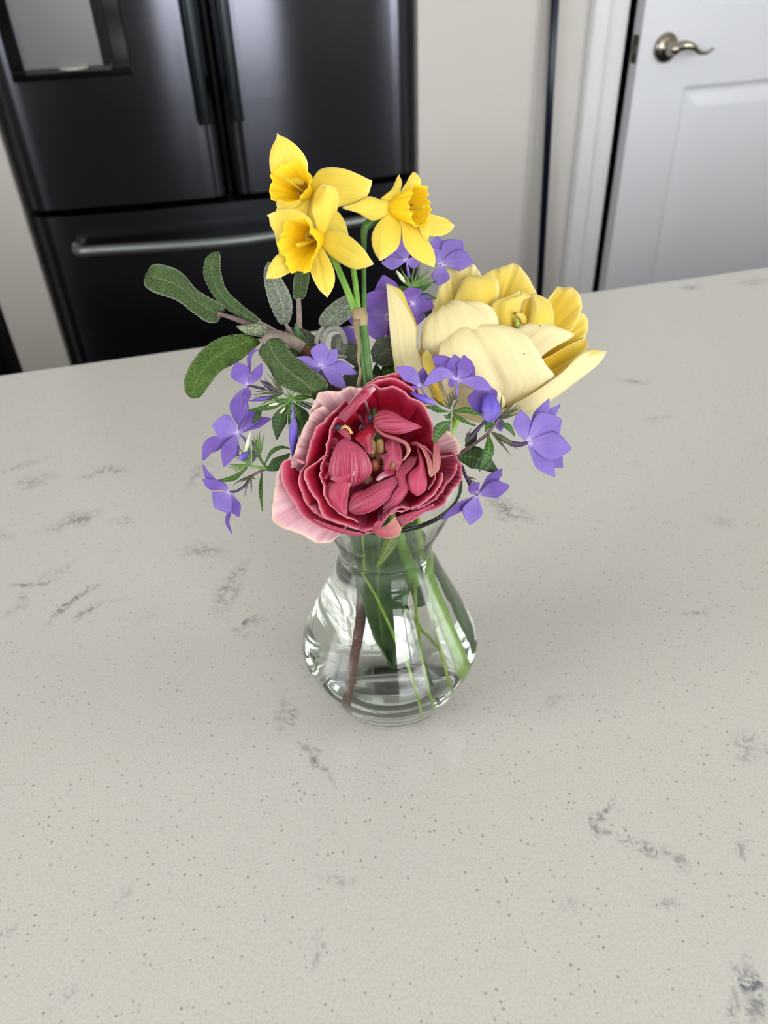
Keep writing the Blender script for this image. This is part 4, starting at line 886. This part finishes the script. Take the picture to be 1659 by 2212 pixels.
tube('stem', [(600, 1012, q-20), n2, (560, 1010, q+2), (540, 1006, q+6)], [3.4, 3.4, 2.8, 2.6], ST_GREEN, A); tube('stem', [n2, (558, 1020, q), (541, 1030, q-4)], [2.6, 2.6, 3], ST_PUR, A); tube('stem', [n2, (566, 998, q+4), (560, 985, q+4), (552, 950, q+4)], [2.4, 2.4, 4, 2], ST_DK, A)
spikes(A, (540, 1004, q+8), [(500, 970), (502, 985), (488, 1002), (496, 1016), (508, 980), (515, 964), (492, 1010), (505, 1020), (526, 965), (540, 960), (533, 952)], SEPALG, r=1.8)
spikes(A, (560, 985, q+6), [(560, 930), (570, 940), (548, 942), (555, 935), (566, 952), (545, 955)], SEPALG, r=2.2)
spikes(A, (541, 1028, q), [(503, 1049), (528, 1074), (543, 1066), (553, 1035), (520, 1042)], SEPAL, r=1.8)
leaf(A, [(570, 1005, q+4), (588, 975, q+8), (610, 966, q+10), (628, 970, q+8)], 10, tilt=20); leaf(A, [(576, 1016, q+8), (596, 1004, q+12), (626, 980, q+12)], 30, GREEN_DK); leaf(A, [(566, 1020, q), (563, 1060, q+4), (567, 1105, q)], 9, tilt=20); leaf(A, [(534, 1010, q+10), (505, 1032, q+14), (465, 1040, q+12)], 12, tilt=10)
leaf(A, [(545, 1000, q+8), (552, 975, q+10), (545, 950, q+8)], 16, SAGE_DARK)
stem('stem', [(600, 1012, q-20), (650, 1010, q-40), (720, 1030, q-60), (790, 1060, -5)], 3.2, ST_YG, A, [(-.010, -.002, .088), (-.004, -.010, .06), (.003, -.016, .03), (.006, -.020, .009)], n=60, seg=8)
# ---- single open star above the red flower
Es = phlox('open violet phlox star with pale eye just above the red flower'); q = 66
floret(Es, (693, 791, q), [([(692, 765, q+6), (697, 740, q+12)], 36, 0, VIO2), ([(712, 775, q+6), (728, 754, q+12)], 24, 10, VIO2), ([(668, 783, q+2), (640, 772, q+4)], 20, 5, VIO2), ([(730, 792, q+4), (772, 807, q+8)], 24, 5, VIO2), ([(718, 812, q+4), (748, 839, q+6)], 26, 5, VIO2), ([(680, 800, q-6), (672, 812, q-10)], 20)], VIO2, [(698, 812, q-20), (705, 850, q-50)])
stem('stem', [(705, 850, q-50), (730, 920, -10), (770, 1000, -20)], 2.8, ST_YG, Es, [(-.012, .004, .094), (-.002, .002, .07), (.010, -.002, .04), (.022, -.006, .010)], n=50, seg=8)
# ---- behind
Bk = phlox('violet phlox sprig at the back between the daffodils and the yellow tulip'); q = -70
floret(Bk, (952, 570, q), [([(946, 540, q-4), (943, 510, q-8)], 36), ([(975, 545, q), (999, 520, q+2)], 50, 5, VIO2), ([(988, 562, q+4), (1023, 567, q+6)], 40, 0, VIO2), ([(938, 552, q+4), (928, 535, q+6)], 30), ([(952, 595, q-4), (948, 616, q-6)], 34)], VIO2, [(945, 590, q-14), (938, 612, q-16)])
floret(Bk, (878, 562, q+10), [([(850, 568, q+14), (824, 568, q+16)], 24), ([(852, 556, q+8), (829, 550, q+8)], 26), ([(872, 540, q+8), (864, 516, q+8)], 34), ([(892, 566, q+6), (906, 566, q+6)], 24)], VIO2, [(880, 578, q+4), (885, 602, q+2)])
floret(Bk, (838, 682, q+16), [([(815, 655, q+18), (793, 634, q+20)], 62), ([(812, 700, q+20), (785, 712, q+24)], 62), ([(836, 630, q+10), (828, 594, q+8)], 46), ([(850, 710, q+8), (845, 735, q+4)], 44)], VIO, [(817, 725, q+6), (834, 752, q+2)], TUBEV)
floret(Bk, (775, 712, q+6), [([(760, 725, q+8), (743, 738, q+8)], 46), ([(770, 690, q+4), (766, 668, q+2)], 30)], VIO)
floret(Bk, (893, 655, q+20), [([(888, 636, q+22), (884, 620, q+22)], 44), ([(912, 655, q+24), (936, 664, q+24)], 38), ([(892, 680, q+22), (895, 706, q+20)], 48), ([(876, 655, q+16), (864, 660, q+14)], 44)], VIO)
nb = (889, 622, q+14)
spikes(Bk, nb, [(865, 577), (896, 575), (853, 588), (928, 585), (950, 604), (874, 590), (905, 582), (912, 592), (860, 600), (870, 596), (900, 590), (930, 578), (940, 596)], SEPALG, r=2.4)
bud('bud', [(874, 610, q+18), (864, 595, q+20), (856, 584, q+20)], 9, PALEBUD, Bk)
leaf(Bk, [nb, (905, 626, q+16), (935, 612, q+16)], 14, GREEN); leaf(Bk, [(896, 638, q+18), (920, 640, q+24), (942, 645, q+24)], 16, GREEN); leaf(Bk, [nb, (870, 624, q+10), (846, 622, q+8)], 14, GREEN)
leaf(Bk, [(862, 668, q), (830, 640, q), (818, 630, q)], 12, GREEN)
spikes(Bk, (845, 775, q+10), [(822, 748), (805, 772), (800, 782), (812, 790), (835, 745), (862, 750), (870, 740), (880, 742), (858, 735), (848, 728), (812, 762), (830, 795)], SEPALG, r=2.2)
leaf(Bk, [(850, 830, q+10), (838, 800, q+14), (836, 772, q+12)], 30, GREEN); leaf(Bk, [(870, 820, q), (852, 790, q), (850, 760, q)], 34, GREEN_DK); leaf(Bk, [(830, 830, q-6), (815, 805, q-6), (812, 785, q-8)], 24, GREEN_DK)
leaf(Bk, [(800, 830, q-6), (780, 800, q-10), (776, 770, q-12)], 34, GREEN_DK); leaf(Bk, [(720, 850, q+40), (706, 835, q+44), (700, 815, q+44)], 50, GREEN_DK)
leaf(Bk, [(905, 690, q-6), (925, 675, q-6), (938, 668, q-6)], 16, GREEN)
stem('stem', [nb, (880, 680, q), (860, 760, q), (850, 850, q), (845, 960, q+20)], 3.2, ST_DK, Bk, [(.004, .010, .10), (.006, .008, .08), (.006, .002, .05), (.012, -.004, .009)], n=60, seg=8)
# ---- in front of the yellow tulip
Cf = phlox('violet phlox sprig lying across the front of the yellow tulip'); q = 120
floret(Cf, (987, 822, q), [([(956, 806, q+10), (916, 832, q+14)], 27, 10, VIO2), ([(962, 790, q-4), (934, 770, q-8)], 32), ([(985, 796, q), (982, 766, q+2)], 36), ([(1004, 795, q+4), (1002, 768, q+2)], 32), ([(1008, 806, q+4), (1024, 790, q+2)], 34), ([(1028, 826, q+12), (1064, 841, q+14)], 26, 10, VIO2), ([(975, 828, q+10), (968, 832, q+14)], 14)], VIO, [(988, 838, q), (984, 862, q-4)])
floret(Cf, (908, 836, q), [([(888, 812, q+6), (856, 794, q+8)], 30, 10, VIO2), ([(912, 815, q-4), (914, 794, q-6)], 20), ([(922, 822, q), (934, 812, q)], 22), ([(894, 838, q+4), (886, 836, q+6)], 8)], VIO, [(914, 845, q), (926, 862, q-2), (950, 880, q)])
floret(Cf, (1046, 826, q-14), [([(1042, 858, q-10), (1034, 896, q-8)], 52), ([(1056, 850, q-14), (1068, 875, q-14)], 30), ([(1036, 830, q-10), (1026, 826, q-8)], 24)], MAUVE)
bud('bud', [(940, 872, q+8), (915, 862, q+12), (886, 848, q+12)], 15, BUDV, Cf); tube('flower_tube', [(974, 888, q), (955, 880, q+4), (936, 870, q+8)], [3, 3.4, 3], ST_SAGEG, Cf)
nc = (974, 889, q)
spikes(Cf, nc, [(979, 839), (964, 851), (957, 862), (984, 850), (990, 862), (970, 846), (930, 855), (940, 862), (950, 868)], r=1.8); spikes(Cf, (985, 864, q), [(990, 842), (976, 845)], r=1.6)
tube('stem', [(984, 860, q-2), (978, 875, q), nc, (973, 915, q-8), (972, 945, q-20), (960, 990, q-60)], [2.6, 3, 3.4, 3, 3], ST_SAGEG, Cf)
leaf(Cf, [nc, (945, 884, q+4), (918, 877, q+4)], 13); leaf(Cf, [nc, (1008, 886, q+6), (1042, 898, q+4)], 14); leaf(Cf, [nc, (1000, 908, q), (1028, 920, q)], 9); leaf(Cf, [(974, 910, q+16), (952, 926, q+24), (936, 958, q+26)], 27, GREEN, tilt=10); leaf(Cf, [nc, (968, 900, q+10), (958, 896, q+8)], 10)
stem('stem', [(960, 990, q-60), (900, 1040, 20)], 3, ST_YG, Cf, [(.013, -.006, .092), (.012, -.010, .07), (.015, -.015, .035), (.018, -.019, .009)], n=50, seg=8)
# ---- right
Dr = phlox('violet phlox sprig reaching out to the right, its largest open blossom facing the counter'); q = 110
floret(Dr, (1140, 956, q), [([(1130, 920, q+4), (1124, 886, q+6)], 34, 0, VIO2), ([(1165, 905, q-6), (1186, 862, q-10)], 28, 10, VIO2), ([(1180, 905, q-8), (1210, 874, q-12)], 22, 10, VIO2), ([(1180, 925, q+12), (1212, 905, q+14)], 60, 0, VIO2), ([(1185, 962, q+14), (1234, 970, q+14)], 54, 5, VIO2), ([(1168, 990, q+4), (1199, 1030, q+2)], 34, 10, VIO2), ([(1190, 985, q-6), (1215, 1010, q-8)], 40, 0, VIO2)], VIO2, [(1125, 960, q-6), (1103, 958, q-8)], TUBED, 'largest lilac blossom of the sprig', (3.2, 5, 6))
floret(Dr, (1031, 1070, q-10), [([(1000, 1090, q-8), (955, 1122, q-10)], 17, 10), ([(1022, 1100, q), (1015, 1133, q-2)], 38, 0, VIO2), ([(1065, 1058, q-4), (1100, 1050, q-6)], 32, 10), ([(1060, 1040, q-14), (1085, 1013, q-18)], 22, 10), ([(1022, 1058, q-6), (1036, 1042, q-4)], 20)], VIO, [(1016, 1050, q-16), (1003, 1022, q-26)], TUBED)
bud('bud', [(1050, 908, q+4), (1060, 890, q+10), (1056, 862, q+12), (1048, 852, q+8)], 40, BUDV, Dr)
tube('flower_tube', [(1052, 905, q), (1030, 930, q-6), (1012, 950, q-10)], [4, 3, 3], TUBED, Dr)
spikes(Dr, (1006, 955, q-12), [(1018, 925), (1040, 928), (1035, 918), (1020, 935), (1028, 940), (1012, 930)], r=2.0)
nd = (1078, 905, q)
spikes(Dr, nd, [(1126, 877), (1122, 872), (1118, 884), (1110, 874), (1108, 890), (1112, 868), (1104, 882), (1120, 892), (1098, 878), (1124, 882), (1083, 852), (1114, 896)], r=1.7)
spikes(Dr, (1062, 934, q-2), [(1106, 966), (1122, 972), (1104, 985), (1098, 975), (1110, 960), (1090, 960), (1085, 965), (1096, 952), (1114, 968)], r=1.8)
tube('calyx', [(1062, 934, q-2), (1082, 945, q-4), (1104, 958, q-6)], [2, 6, 5], SEPAL, Dr, n=12)
tube('stem', [nd, (1066, 920, q-2), (1052, 938, q-6), (1020, 962, q-20), (984, 986, q-36), (940, 1010, q-70)], [3.4, 3.4, 3.4, 4, 4.4, 4], ST_PUR, Dr)
leaf(Dr, [(1055, 937, q), (1056, 975, q+8), (1035, 1018, q+4)], 24, GREEN, tilt=10); leaf(Dr, [(988, 985, q-36), (1030, 990, q-30), (1085, 1028, q-36)], 50, GREEN_DK, prof=(.3, .8, 1.0, .95, .7, .3, .05)); leaf(Dr, [(1070, 915, q+2), (1055, 918, q+2), (1048, 932, q)], 16); leaf(Dr, [(1082, 912, q+2), (1098, 922, q+4), (1112, 942, q)], 14); leaf(Dr, [(1005, 965, q-30), (1020, 945, q-26), (1032, 930, q-26)], 22, GREEN_DK); leaf(Dr, [nd, (1074, 888, q+6), (1060, 872, q+8)], 8)
floret(Dr, (1090, 925, q-20), [([(1080, 918, q-20), (1072, 925, q-20)], 24, 0, VIO2)], VIO2)
tube('stem', [(1003, 1020, q-26), (996, 1005, q-36), (975, 998, q-50)], [3, 3, 3], TUBED, Dr, n=12); spikes(Dr, (1006, 1030, q-24), [(1028, 1042), (1022, 1046), (1030, 1036), (1016, 1050)], r=2)
stem('stem', [(940, 1010, q-70), (900, 1050, 0)], 3, ST_YG, Dr, [(.009, .004, .092), (.008, -.002, .07), (.008, -.008, .04), (.010, -.014, .010)], n=50, seg=8)
